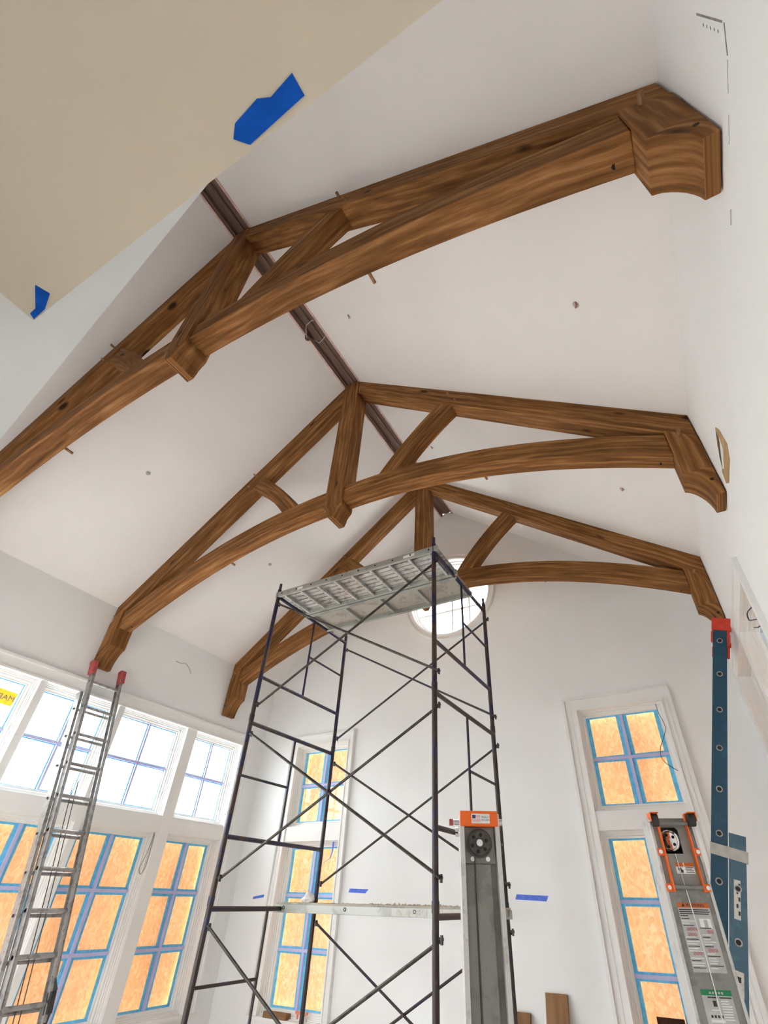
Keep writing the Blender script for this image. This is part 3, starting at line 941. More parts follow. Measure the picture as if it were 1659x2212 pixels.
def plank_ply(name, label, x0, x1, y0, y1, zt, group, bays=5):
    """plank with a plywood deck between aluminium side rails"""
    root = empty(name, ((x0 + x1) / 2, (y0 + y1) / 2, zt - 0.07), label, 'scaffold plank', group)
    MB().box((x0 + 0.01, y0 + 0.004, zt - 0.014), (x1 - 0.01, y1 - 0.004, zt)).build('plywood_deck', M['ply'], root)
    for (ya, yb) in ((y0, y0 + 0.03), (y1 - 0.03, y1)):
        MB().box((x0, ya, zt - 0.082), (x1, yb, zt - 0.0145)).build('side_rail', M['alu_dull'], root, bevel=0.003)
        MB().box((x0 + 0.02, ya - 0.012 if ya > y0 else yb - 0.0, zt - 0.082), (x1 - 0.02, ya if ya > y0 else yb + 0.022, zt - 0.077)).build('rail_flange', M['alu_dull'], root)
    for i in range(bays):
        xa = x0 + 0.05 + (x1 - x0 - 0.10) * i / (bays - 1)
        MB().box((xa - 0.02, y0 + 0.03, zt - 0.06), (xa + 0.02, y1 - 0.03, zt - 0.0145)).build('cross_bar', M['alu_dull'], root)
        MB().pipe((xa + 0.06, y0 - 0.003, zt - 0.042), (xa + 0.06, y0 + 0.002, zt - 0.042), 0.016, 0.010, 10).build('rivet', M['hole'], root)
    return root


zpt = Z_TOPS[2] + 0.062
plank_alu('scaffold_plank', 'aluminium plank with ribbed underside on top of the scaffold, front one', SXL - 0.03, SXR + 0.05, EYE.y + 3.735, EYE.y + 4.285, zpt, 'scaffold planks')
plank_ply('scaffold_plank', 'plywood-decked plank on top of the scaffold, back one', SXL - 0.0, SXR + 0.02, EYE.y + 4.30, EYE.y + 4.80, zpt, 'scaffold planks')
zpm = Z_TOPS[0] + 0.052
mp_ = plank_ply('scaffold_plank', 'dusty plank at eye level on the lower scaffold frames', SXL - 0.07, SXR + 0.08, EYE.y + 4.68, EYE.y + 5.16, zpm, 'scaffold planks', 4)
MB().box((SXL + 1.30, EYE.y + 4.678, zpm - 0.078), (SXL + 1.66, EYE.y + 4.68, zpm - 0.022)).build('worn_label', M['label'], mp_)
MB().box((SXL + 1.72, EYE.y + 4.678, zpm - 0.060), (SXL + 2.18, EYE.y + 4.68, zpm - 0.022)).build('worn_label', M['label'], mp_)
for k in range(3):
    MB().tube([(SXL + 1.37 + 0.10 * k, EYE.y + 4.6765, zpm - 0.05), (SXL + 1.37 + 0.10 * k, EYE.y + 4.6785, zpm - 0.05)], 0.022, 10).build('label_mark', M['clear_decal'], mp_)
mb = MB()
for i in range(220):
    x = random.uniform(SXL - 0.04, SXR + 0.04); y = random.uniform(EYE.y + 4.69, EYE.y + (4.92 if x < -0.95 else 5.14)); r = random.uniform(0.006, 0.02) * (0.6 + 0.7 * (x > -0.3))
    h = r * random.uniform(0.3, 0.9)
    vs = [(x + r * math.cos(a) * random.uniform(.6, 1), y + r * math.sin(a) * random.uniform(.6, 1), zpm + 0.0006) for a in (0, 1.26, 2.5, 3.8, 5.0)] + [(x, y, zpm + h)]
    mb.add(vs, [(0, 1, 5), (1, 2, 5), (2, 3, 5), (3, 4, 5), (4, 0, 5), (4, 3, 2, 1, 0)])
tag(mb.build('sawdust', M['saw']), 'crust of sawdust and wood chips on the eye-level plank', 'debris', kind='stuff')
# white lump of plaster on that plank
bm = bmesh.new(); bmesh.ops.create_icosphere(bm, subdivisions=3, radius=0.075)
for v in bm.verts:
    n = 0.75 + 0.35 * math.sin(v.co.x * 47 + 1) * math.sin(v.co.y * 39) * math.sin(v.co.z * 51 + 2) + random.uniform(-0.05, 0.05)
    v.co = v.co * n; v.co.x *= 1.15
    if v.co.z < -0.03: v.co.z = -0.03
me = bpy.data.meshes.new('plaster_lump'); bm.to_mesh(me); bm.free(); me.materials.append(M['plaster'])
lump = bpy.data.objects.new('plaster_lump', me); COL.objects.link(lump); lump.location = (EYE.x - 3.965, EYE.y + 5.04, zpm + 0.031)
tag(lump, 'small white lump of plaster on the left end of the eye-level plank', 'plaster')


# ------------------------------------------------------------------ aluminium extension ladder
def ladder_alu():
    t = R_(15.5)
    dn = Vector((math.sin(t), 0, -math.cos(t)))       # down the ladder
    nn = Vector((math.cos(t), 0, math.sin(t)))        # out of the ladder, towards the room
    top = Vector((-3.405, 0, 2.26 + E1))
    L = top.z / math.cos(t)
    root = empty('extension_ladder', top + dn * L + Vector((0, EYE.y + 3.22, 0)), 'aluminium extension ladder with red boots leaning on the left windows', 'ladder')
    P = lambda s, y, o=0.0: top + dn * s + nn * o + Vector((0, EYE.y + y, 0))
    ax = (Vector((0, 1, 0)), dn, nn)
    def rail(nm, y, s0, s1, o, d, face):
        m = MB()
        m.obox(P((s0 + s1) / 2, y, o), ax, (0.004, (s1 - s0) / 2, d / 2))
        for q in (-1, 1):
            m.obox(P((s0 + s1) / 2, y + face * 0.012, o + q * (d / 2 - 0.003)), ax, (0.015, (s1 - s0) / 2, 0.003))
        return m.build(nm, M['alu_ladder'], root)
    yl, yr = 3.025, 3.405
    rail('fly_rail', yl, 0.10, 3.25, 0.03, 0.075, 1); rail('fly_rail', yr, 0.10, 3.25, 0.03, 0.075, -1)
    rail('base_rail', yl - 0.045, 0.38, L - 0.02, -0.035, 0.08, 1); rail('base_rail', yr + 0.045, 0.38, L - 0.02, -0.035, 0.08, -1)
    s = 0.245
    for k in range(12):
        ss = s + 0.3205 * k
        if ss < 3.2:
            MB().tube([P(ss, yl - 0.004, 0.03), P(ss, yr + 0.004, 0.03)], 0.017, 8).build('rung', M['alu_ladder'], root, smooth=True)
        if ss > 0.5:
            MB().tube([P(ss + 0.02, yl - 0.055, -0.035), P(ss + 0.02, yr + 0.055, -0.035)], 0.016, 8).build('rung', M['alu_ladder'], root, smooth=True)
            MB().tube([P(ss + 0.02, yl - 0.060, -0.035), P(ss + 0.02, yl - 0.049, -0.035)], 0.011, 8).build('rung_hole_shade', M['hole'], root)  # dark disc painted for the shade in the rung's end hole
    for y in (yl, yr):
        m = MB()
        m.obox(P(0.065, y, 0.028), ax, (0.026, 0.085, 0.047))
        m.obox(P(-0.015, y, 0.012), ax, (0.028, 0.025, 0.035))
        m.build('end_boot', M['red_dull'], root, bevel=0.008)
    for dy in (0.0, 0.045):
        MB().tube([P(1.35, 3.17 + dy, -0.01), P(2.2, 3.18 + dy, -0.005), P(3.7, 3.19 + dy, -0.01)], 0.0045, 6).build('rope', M['rope'], root)
    m = MB(); m.tube([P(2.95, yr - 0.01, 0.05), P(3.05, yr + 0.02, 0.07), P(3.12, yr - 0.02, 0.07), P(3.18, yr + 0.02, 0.06), P(3.35, yr - 0.02, 0.05), P(3.40, yr - 0.05, 0.05)], 0.014, 6)
    m.obox(P(3.13, yr, 0.06), ax, (0.02, 0.07, 0.03)); m.build('rung_lock', M['rubber'], root)
    for y in (yl - 0.045, yr + 0.045):
        MB().obox(P(L - 0.03, y, -0.035), (Vector((0, 1, 0)), Vector((1, 0, 0)), Vector((0, 0, 1))), (0.03, 0.07, 0.02)).build('foot', M['rubber'], root)
    return root


ladder_alu()


# ------------------------------------------------------------------ blue fibreglass ladder
def ladder_blue():
    t = R_(18.0)
    dn = Vector((-math.sin(t), 0, -math.cos(t)))
    nn = Vector((-math.cos(t), 0, math.sin(t)))       # away from the wall
    h0 = Vector((EYE.x + 0.557, 0, 1.965 + E1))       # centre of the top rung
    Y0, Y1 = EYE.y + 4.84, EYE.y + 5.235
    P = lambda s, y, o=0.0: h0 + dn * s + nn * o + Vector((0, y, 0))
    L = h0.z / math.cos(t)
    root = empty('extension_ladder', P(L, (Y0 + Y1) / 2, -0.12), 'blue fibreglass extension ladder with red boot leaning on the right wall', 'ladder')
    ax = (Vector((0, 1, 0)), dn, nn)
    d = 0.108
    def rail(nm, y, face, s0, s1, o, mat):
        m = MB()
        m.obox(P((s0 + s1) / 2, y, o), ax, (0.003, (s1 - s0) / 2, d / 2))
        for q in (-1, 1):
            m.obox(P((s0 + s1) / 2, y + face * 0.013, o + q * (d / 2 - 0.004)), ax, (0.017, (s1 - s0) / 2, 0.004))
        return m.build(nm, mat, root)
    near = rail('fly_rail', Y0, 1, -0.17, 2.6, 0.0, M['blue_frp']); rail('fly_rail', Y1, -1, -0.17, 2.6, 0.0, M['blue_frp'])
    o2 = -0.115
    base = rail('base_rail', Y0 - 0.03, 1, 1.565, L - 0.02, o2, M['blue_frp2']); rail('base_rail', Y1 + 0.03, -1, 1.565, L - 0.02, o2, M['blue_frp2'])
    for k in range(14):
        s = 0.3172 * k
        if s < 2.6:
            MB().pipe(P(s, Y0 - 0.008), P(s, Y1 + 0.008), 0.024, 0.016).build('rung', M['alu_ladder'], root, smooth=True)
            MB().tube([P(s, Y0 - 0.0055), P(s, Y0 - 0.0034)], 0.0162, 12).build('rung_shade_disc', M['hole'], root)  # dark disc stands in for the shade inside the hollow rung
        if s > 1.7 and s < L - 0.15:
            MB().pipe(P(s + 0.01, Y0 - 0.038, o2), P(s + 0.01, Y1 + 0.038, o2), 0.024, 0.016).build('rung', M['alu_ladder'], root, smooth=True)
            MB().tube([P(s + 0.01, Y0 - 0.0355, o2), P(s + 0.01, Y0 - 0.0334, o2)], 0.0162, 12).build('rung_shade_disc', M['hole'], root)  # same painted shade for the base section's rungs
    for y, f in ((Y0, 1), (Y1, -1)):
        m = MB()
        m.obox(P(-0.165, y + f * 0.008, -0.012), ax, (0.022, 0.062, 0.078))
        m.obox(P(-0.06, y + f * 0.010, -0.066), ax, (0.020, 0.075, 0.012))
        m.obox(P(-0.04, y + f * 0.010, 0.062), ax, (0.018, 0.055, 0.008))
        m.build('end_boot', M['red'], root, bevel=0.008)
    m = MB(); m.obox(P(1.70, Y0 - 0.036, -0.062), ax, (0.0015, 0.038, 0.120)); m.obox(P(1.70, Y0 + 0.0, -0.062), ax, (0.034, 0.0375, 0.1195))
    m.build('duct_tape_band', M['duct'], root)
    # worn stickers on the near rails
    def sticker(y, o, s0, s1, w, mat, nm='worn_sticker'):
        MB().obox(P((s0 + s1) / 2, y, o), ax, (0.0008, (s1 - s0) / 2, w / 2)).build(nm, mat, base)
    yb = Y0 - 0.034
    sticker(yb, o2 + 0.004, 1.86, 2.10, 0.040, M['label']); sticker(yb, o2 + 0.0, 2.39, 2.53, 0.058, M['label'])
    sticker(yb, o2 + 0.004, 2.78, 3.10, 0.058, M['label']); sticker(Y0 - 0.004, -0.03, 2.36, 2.44, 0.035, M['duct'])
    for k in range(5):
        sticker(yb - 0.001, o2 - 0.008 + 0.012 * (k % 2), 1.88 + 0.042 * k, 1.905 + 0.042 * k, 0.012, M['ink'], 'sticker_mark')
    sticker(yb - 0.001, o2, 2.42, 2.45, 0.025, M['ink'], 'sticker_mark'); sticker(yb - 0.001, o2 + 0.006, 2.46, 2.50, 0.018, M['clear_decal'], 'sticker_mark')
    for y in (Y0 - 0.03, Y1 + 0.03):
        MB().obox(P(L - 0.03, y, o2), (Vector((0, 1, 0)), Vector((1, 0, 0)), Vector((0, 0, 1))), (0.03, 0.07, 0.02)).build('foot', M['rubber'], root)
    return root


ladder_blue()


# ------------------------------------------------------------------ material lifts
class Frame:
    """local frame of a mast: s across the face, d out of the face, z up"""
    def __init__(f, c, u):
        f.c = Vector((c[0], c[1], 0)); f.u = Vector((u[0], u[1], 0)).normalized(); f.n = Vector((f.u.y, -f.u.x, 0)); f.z = Vector((0, 0, 1))
    def p(f, s, d, z): return f.c + f.u * s + f.n * d + f.z * z
    def box(f, mb, s0, s1, d0, d1, z0, z1):
        return mb.obox(f.p((s0 + s1) / 2, (d0 + d1) / 2, (z0 + z1) / 2), (f.u, f.n, f.z), (abs(s1 - s0) / 2, abs(d1 - d0) / 2, abs(z1 - z0) / 2))


def lift_base(f, root):
    for s in (-0.26, 0.26):
        m = MB(); f.box(m, s - 0.03, s + 0.03, -0.25, 0.55, 0.09, 0.14); m.build('base_leg', M['orange'], root, bevel=0.004)
        for d in (-0.2, 0.5):
            MB().tube([f.p(s - 0.02, d, 0.045), f.p(s + 0.02, d, 0.045)], 0.045, 14).build('caster', M['rubber'], root, smooth=True)
    m = MB(); f.box(m, -0.29, 0.29, -0.22, -0.12, 0.14, 0.19); m.build('base_beam', M['orange'], root, bevel=0.004)


def lift_front():
    f = Frame((EYE.x - 0.975, EYE.y + 2.487), (0.886, 0.463))
    root = empty('material_lift', f.c, 'upright aluminium lift mast with orange cap in front of the scaffold', 'material lift', 'material lifts')
    W = 0.0955; zt = 0.360 + E1
    for s in (-1, 1):
        m = MB(); f.box(m, s * W, s * (W - 0.021), 0.0, -0.006, 0.19, zt - 0.012); f.box(m, s * W, s * (W - 0.005), -0.006, -0.13, 0.19, zt - 0.012)
        f.box(m, s * (W - 0.016), s * (W - 0.021), -0.006, -0.055, 0.19, zt - 0.012)
        m.build('mast_flange', M['mast_edge'], root)
    m = MB(); f.box(m, -W + 0.021, W - 0.021, -0.050, -0.055, 0.19, zt - 0.012); m.build('mast_web', M['mast_dark'], root)
    for (s0, s1, d) in ((-0.078, -0.030, -0.040), (-0.026, 0.048, -0.034)):
        m = MB(); f.box(m, s0, s1, d, -0.050, 0.19, zt - 0.215); m.build('inner_column', M['mast'], root, bevel=0.003)
    m = MB(); f.box(m, -W + 0.002, W - 0.006, 0.006, -0.135, zt - 0.066, zt); cap = m.build('end_cap', M['orange'], root, bevel=0.004)
    # sticker with a flag and two lines of print
    s0, s1, z0, z1 = -0.038, 0.050, zt - 0.054, zt - 0.013
    m = MB(); f.box(m, s0, s1, 0.006, 0.0068, z0, z1); stk = m.build('sticker', M['paper'], cap)
    for k in range(6):
        m = MB(); f.box(m, s0 + 0.004, s0 + 0.042, 0.0066, 0.0072, z0 + 0.005 + k * 0.0054, z0 + 0.0078 + k * 0.0054); m.build('flag_stripe', M['pink'], cap)
    m = MB(); f.box(m, s0 + 0.004, s0 + 0.020, 0.0068, 0.0076, z1 - 0.020, z1 - 0.005); m.build('flag_canton', M['ink_blue'], cap)
    text_mesh('sticker_text', 'Made in', 0.011, f.p(s0 + 0.066, 0.0070, z1 - 0.014), f.u, f.z, M['ink'], cap)
    text_mesh('sticker_text', 'the USA', 0.011, f.p(s0 + 0.066, 0.0070, z1 - 0.026), f.u, f.z, M['ink'], cap)
    # pulley on its plate
    m = MB(); f.box(m, -0.075, 0.072, -0.030, -0.036, zt - 0.215, zt - 0.066); plate = m.build('pulley_plate', M['mast'], root, bevel=0.003)
    zc = zt - 0.066 - 0.068
    pc = f.p(-0.004, 0, zc)
    ring = MB()
    prof = [(0.060, -0.030), (0.060, -0.010), (0.055, -0.006), (0.051, -0.010), (0.047, -0.014), (0.024, -0.014), (0.020, -0.008), (0.004, -0.008), (0.004, -0.030)]
    ring.round_ring(pc, f.u, f.z, f.n, prof, 40)
    pul = ring.build('pulley', M['cast'], root, smooth=True)
    for k in range(6):
        a = 2 * math.pi * k / 6 + 0.3
        q = pc + f.u * 0.035 * math.cos(a) + f.z * 0.035 * math.sin(a)
        MB().tube([q + f.n * -0.0145, q + f.n * -0.0130], 0.0085, 12).build('pulley_hole', M['hole'], pul)
    MB().tube([pc + f.n * -0.012, pc + f.n * 0.004], [0.0165, 0.015], 12).build('axle_bolt', M['zinc'], pul, smooth=True)
    for s in (-0.038, 0.034):
        MB().tube([f.p(s, -0.034, zt - 0.197), f.p(s, -0.024, zt - 0.197)], 0.0105, 10).build('bolt', M['zinc'], plate, smooth=True)
    MB().tube([f.p(-0.028, -0.012, zc + 0.02), f.p(-0.028, -0.026, zt - 0.3), f.p(-0.028, -0.028, 0.3)], 0.0028, 6).build('cable', M['cast'], root)
    # hardware at the sides of the cap
    m = MB(); m.tube([f.p(-W - 0.030, -0.05, zt - 0.045), f.p(-W - 0.048, -0.05, zt - 0.045)], 0.015, 10); m.build('knob', M['red_dull'], root, smooth=True)
    m = MB(); m.tube([f.p(-W - 0.03, -0.05, zt - 0.045), f.p(-W, -0.05, zt - 0.045)], 0.012, 8); m.tube([f.p(-W - 0.02, -0.06, zt - 0.075), f.p(-W, -0.06, zt - 0.075)], 0.009, 8)
    m.tube([f.p(-W - 0.02, -0.04, zt - 0.10), f.p(-W, -0.04, zt - 0.10)], 0.007, 8); m.build('bolt', M['zinc'], root, smooth=True)
    MB().tube([f.p(W, -0.02, zt - 0.045), f.p(W + 0.016, -0.02, zt - 0.045)], 0.014, 8).build('bolt', M['zinc'], root, smooth=True)
    lift_base(f, root)


def lift_back():
    f = Frame((EYE.x - 0.157, EYE.y + 3.008), (0.947, 0.319))
    root = empty('material_lift', f.c, 'aluminium lift mast with warning decals standing beside the blue ladder', 'material lift', 'material lifts')
    W = 0.1035; zt = 0.355 + E1
    # face plate with a slot, side channels
    m = MB()
    holed_slab(m, [(-W + 0.012, 0.19), (W - 0.012, 0.19), (W - 0.012, zt), (-W + 0.012, zt)],
               [[(-0.058 + 0.010 * (1 - math.cos(0)), zt - 0.150), (0.022, zt - 0.150), (0.022, zt - 0.052), (0.012, zt - 0.040), (-0.050, zt - 0.040), (-0.058, zt - 0.050)]],
               f.c, f.u, f.z, f.n * -0.005)
    face = m.build('mast_face', M['mast'], root)
    for s in (-1, 1):
        m = MB(); f.box(m, s * W, s * (W - 0.013), 0.006, -0.03, 0.19, zt); f.box(m, s * W, s * (W - 0.004), -0.03, -0.15, 0.19, zt); m.build('mast_channel', M['mast_edge'], root, bevel=0.002)
    m = MB(); f.box(m, -W + 0.01, W - 0.01, -0.145, -0.15, 0.19, zt - 0.02); m.build('mast_back', M['rubber'], root)
    m = MB(); f.box(m, -0.070, 0.050, -0.11, -0.12, zt - 0.18, zt - 0.01); m.build('slot_backing', M['hole'], root)
    # chrome pulley in the slot, turned edge towards the room
    pc = f.p(-0.022, -0.020, zt - 0.095)
    ux = (f.n * 0.55 + f.u * 0.85).normalized()
    pu = MB(); un = ux.cross(f.z)
    pu.round_ring(pc, ux, f.z, un, [(0.046, -0.010), (0.046, 0.006), (0.040, 0.010), (0.036, 0.004), (0.015, 0.004), (0.013, 0.010), (0.003, 0.010), (0.003, -0.010)], 32)
    pul = pu.build('pulley', M['chrome'], root, smooth=True)
    sgn = 1 if un.dot(f.n) > 0 else -1
    for k in range(5):
        a = 2 * math.pi * k / 5 + 0.6
        q = pc + ux * 0.026 * math.cos(a) + f.z * 0.026 * math.sin(a)
        MB().tube([q + un * 0.0035, q + un * 0.0048], 0.007, 10).build('pulley_hole', M['hole'], pul)
    # orange side straps with bolted tabs
    for s in (-1, 1):
        m = MB(); f.box(m, s * 0.066 - 0.003, s * 0.066 + 0.003, 0.0, 0.026, zt - 0.300, zt + 0.015)
        for zz in (zt - 0.144, zt - 0.285):
            f.box(m, s * 0.066, s * 0.096, 0.0065, 0.011, zz - 0.014, zz + 0.016)
        st = m.build('strap', M['orange'], root)
        for zz in (zt - 0.144, zt - 0.285):
            MB().tube([f.p(s * 0.084, 0.010, zz + 0.001), f.p(s * 0.084, 0.019, zz + 0.001)], 0.009, 10).build('bolt', M['zinc'], st, smooth=True)
        # roller with its bracket at the top
        m = MB(); f.box(m, s * 0.066, s * 0.104, 0.0, 0.075, zt + 0.014, zt + 0.019); f.box(m, s * 0.103, s * 0.107, 0.0, 0.070, zt - 0.020, zt + 0.019); m.build('roller_bracket', M['orange'], root, bevel=0.002)
        MB().tube([f.p(s * 0.070, 0.040, zt - 0.012), f.p(s * 0.100, 0.040, zt - 0.012)], 0.029, 18).build('roller', M['rubber'], root, smooth=True)
        MB().tube([f.p(s * 0.107, 0.040, zt - 0.012), f.p(s * 0.122, 0.040, zt - 0.012)], 0.010, 8).build('axle_nut', M['zinc'], root, smooth=True)
    MB().tube([f.p(-0.066, 0.030, zt - 0.026), f.p(0.066, 0.030, zt - 0.026)], 0.009, 10).build('cross_rod', M['mast'], root, smooth=True)
    MB().tube([f.p(-0.066, 0.016, zt - 0.283), f.p(0.066, 0.016, zt - 0.283)], 0.009, 10).build('cross_rod', M['mast'], root, smooth=True)
    # decals: plate, header, lines of print
    def plate(s0, s1, z0, z1, mat, nm, parent=face, d=0.0012):
        m = MB(); f.box(m, s0, s1, 0.0, d, z0, z1); return m.build(nm, mat, parent)
    zz = zt - 0.186
    plate(-0.030, 0.052, zz - 0.044, zz, M['paper'], 'decal', d=0.0008)
    plate(-0.030, 0.006, zz - 0.016, zz, M['warn'], 'decal_header', d=0.0014); plate(0.010, 0.052, zz - 0.016, zz, M['warn'], 'decal_header', d=0.0014)
    plate(-0.028, 0.006, zz - 0.042, zz - 0.018, M['paper'], 'decal_panel', d=0.0012)
    plate(-0.020, -0.006, zz - 0.030, zz - 0.020, M['ink'], 'decal_figure', d=0.0016); plate(-0.014, 0.000, zz - 0.040, zz - 0.028, M['ink'], 'decal_figure', d=0.0015)
    for k in range(4): plate(0.012, 0.048 - 0.008 * (k == 1), zz - 0.0215 - k * 0.006, zz - 0.019 - k * 0.006, M['ink'], 'print_line', d=0.0015)
    zz = 1.714
    plate(-0.066, 0.070, zz - 0.240, zz, M['clear_decal'], 'decal', d=0.0006)
    plate(-0.066, 0.070, zz - 0.017, zz + 0.001, M['warn'], 'decal_header', d=0.0013)
    text_mesh('decal_text', '\u25b2 WARNING', 0.016, f.p(0.0, 0.0018, zz - 0.008), f.u, f.z, M['ink'], face)
    for k in range(4): plate(-0.063, (0.062, 0.066, 0.060, -0.030)[k], zz - 0.0265 - k * 0.0075, zz - 0.0225 - k * 0.0075, M['ink'], 'print_line', d=0.0011)
    for k in range(22):
        z = zz - 0.056 - k * 0.0080
        l = random.uniform(0.03, 0.058); r = random.uniform(0.03, 0.056)
        if k not in (4, 5, 6, 7, 15, 16): plate(-0.062, -0.062 + l, z - 0.0028, z, M['ink'] if k % 3 == 0 else M['paper'], 'print_line', d=0.0010)
        if k not in (0, 1, 2, 3, 5, 6, 13, 14): plate(0.008, 0.008 + r, z - 0.0028, z, M['ink'] if k % 4 == 0 else M['paper'], 'print_line', d=0.0010)
    plate(0.012, 0.060, zz - 0.090, zz - 0.056, M['paper'], 'decal_panel', d=0.0009); plate(0.030, 0.045, zz - 0.088, zz - 0.060, M['clear_decal'], 'decal_figure', d=0.0012)
    for (s, z, n) in ((-0.045, zz - 0.094, 4), (-0.045, zz - 0.113, 3), (0.040, zz - 0.102, 2), (-0.042, zz - 0.177, 3), (0.024, zz - 0.166, 3)):
        for k in range(n):
            q = f.p(s + 0.013 * k, 0.0009, z)
            MB().round_ring(q, f.u, f.z, f.n, [(0.0062, 0), (0.0062, 0.0006), (0.0048, 0.0006), (0.0048, 0)], 14).build('ban_mark', M['ink_red'], face)
            m = MB(); m.obox(q + f.n * 0.0005, (f.u + f.z, f.z - f.u, f.n), (0.0055, 0.0007, 0.0003)); m.build('ban_bar', M['ink_red'], face)
    zz = 1.420
    plate(-0.058, 0.062, zz - 0.106, zz, M['clear_decal'], 'decal', d=0.0006); plate(-0.058, 0.062, zz - 0.018, zz, M['green'], 'decal_header', d=0.0013)
    for k in range(5): plate(-0.026 + k * 0.012, -0.019 + k * 0.012, zz - 0.013, zz - 0.006, M['clear_decal'], 'print_line', d=0.0016)
    plate(-0.036, 0.004, zz - 0.026, zz - 0.022, M['ink'], 'print_line', d=0.0012); plate(0.010, 0.058, zz - 0.026, zz - 0.022, M['ink'], 'print_line', d=0.0012)
    plate(-0.020, -0.006, zz - 0.052, zz - 0.034, M['ink'], 'decal_figure', d=0.0013); plate(-0.030, -0.002, zz - 0.064, zz - 0.061, M['paper'], 'print_line', d=0.0012)
    for k in range(4): plate(-0.040 + k * 0.013, -0.032 + k * 0.013, zz - 0.086, zz - 0.078, M['ink'], 'decal_figure', d=0.0013)
    plate(-0.044, 0.010, zz - 0.100, zz - 0.091, M['paper'], 'decal_panel', d=0.0010)
    for k in range(8): plate(0.012, 0.040 + random.uniform(0, 0.018), zz - 0.036 - k * 0.008, zz - 0.033 - k * 0.008, M['paper'], 'print_line', d=0.0010)
    MB().tube([f.p(-0.018, 0.004, zt - 0.15), f.p(0.0, 0.0035, zt - 0.5), f.p(-0.002, 0.003, 0.3)], 0.0022, 6).build('cable', M['paper'], root)
    lift_base(f, root)


lift_front()
lift_back()

# ------------------------------------------------------------------ leaning boards by the gable wall
def board(label, x0, x1, ztop, mat, lean=0.30):
    yt = YF - 0.004
    d = Vector((0, lean, ztop)).normalized(); n = Vector((0, -d.z, d.y))
    L = math.hypot(lean, ztop)
    c = Vector(((x0 + x1) / 2, yt - lean / 2, ztop / 2)) + n * 0.022
    m = MB(); m.obox(c, ((1, 0, 0), d, n), ((x1 - x0) / 2, L / 2 - 0.008, 0.019))
    return tag(m.build('lumber_board', mat, None, bevel=0.002), label, 'board', 'boards leaning on the gable wall')


board('short brown board leaning on the gable wall beside the lift mast', 0.545, 0.755, 0.845, M['board'])
board('taller brown board leaning on the gable wall, right of the shorter one', 0.925, 1.135, 1.005, M['board'])
# a third one against the right window sill, its shade put into the colour
m = MB(); m.obox(Vector((2.02, YF - 0.16, 0.46)), ((1, 0, 0), Vector((0, 0.16, 0.93)).normalized(), Vector((0, -0.93, 0.16)).normalized()), (0.11, 0.47, 0.019))
tag(m.build('lumber_board', M['dark_board'], None, bevel=0.002), 'board with shade painted into its colour, leaning below the window beside the blue ladder', 'board', 'boards leaning on the gable wall')

# ------------------------------------------------------------------ things on the sill
zs = H_SILL
m = MB(); m.box((-2.56, YF - 0.055, zs + 0.001), (-2.20, YF + 0.03, zs + 0.055))
tag(m.build('wood_offcut', M['board'], None, bevel=0.003), 'brown wood offcut lying on the sill behind the scaffold', 'wood offcut')
sp = empty('spray_bottle', (-2.02, YF - 0.01, zs), 'spray bottle with salmon head on the sill behind the scaffold', 'bottle')
m = MB(); m.tube([(-1.99, YF - 0.01, zs), (-1.99, YF - 0.01, zs + 0.05), (-1.99, YF - 0.01, zs + 0.065)], [0.035, 0.035, 0.015], 12); m.build('bottle_body', M['paper'], sp, smooth=True)
m = MB(); m.box((-2.10, YF - 0.025, zs + 0.062), (-1.93, YF + 0.005, zs + 0.088)); m.box((-2.08, YF - 0.02, zs + 0.02), (-2.06, YF, zs + 0.062)); m.build('trigger_head', M['salmon'], sp, bevel=0.004)

# ------------------------------------------------------------------ blue tape
def tape_poly(label, pts, o, ux, uy, d, mat, group):
    m = MB(); m.extr(pts, o, ux, uy, d)
    return tag(m.build('painters_tape', mat), label, 'tape', group)


zt_ = HALL_Z - 0.0005
G_S = 'tape on the hall ceiling'
m = tape_poly('large torn blue tape strip on the beige hall ceiling', [(-0.261, 0.035), (-0.260, 0.065), (-0.383, 0.071), (-0.403, 0.052), (-0.385, 0.038), (-0.331, 0.032), (-0.310, 0.041)],
              (EYE.x, EYE.y, zt_), (1, 0, 0), (0, 1, 0), (0, 0, -0.0012), M['tape_deep'], G_S)
tape_poly('small blue tape scrap at the corner of the beige hall ceiling', [(-0.960, 0.034), (-0.950, 0.059), (-0.995, 0.074), (-1.040, 0.076), (-1.034, 0.064), (-1.011, 0.063)],
          (EYE.x, EYE.y, zt_), (1, 0, 0), (0, 1, 0), (0, 0, -0.0012), M['tape_deep'], G_S)
oW = (0, YF - 0.0005, E1)
G_W = 'tape strips on the gable wall'
tape_poly('short blue tape left of the gable window behind the scaffold', [(-3.10, -0.022), (-2.905, 0.0), (-2.90, 0.033), (-3.09, 0.006)], oW, (1, 0, 0), (0, 0, 1), (0, -0.0012, 0), M['tape_wall'], G_W)
tape_poly('blue tape strip right of the gable window behind the scaffold', [(-1.505, 0.070), (-1.250, 0.062), (-1.205, 0.105), (-1.49, 0.110)], oW, (1, 0, 0), (0, 0, 1), (0, -0.0012, 0), M['tape_wall'], G_W)
tape_poly('blue tape strip between the lift mast and right gable window', [(0.690, 0.030), (1.030, 0.018), (1.058, 0.066), (0.708, 0.076)], oW, (1, 0, 0), (0, 0, 1), (0, -0.0012, 0), M['tape_wall'], G_W)
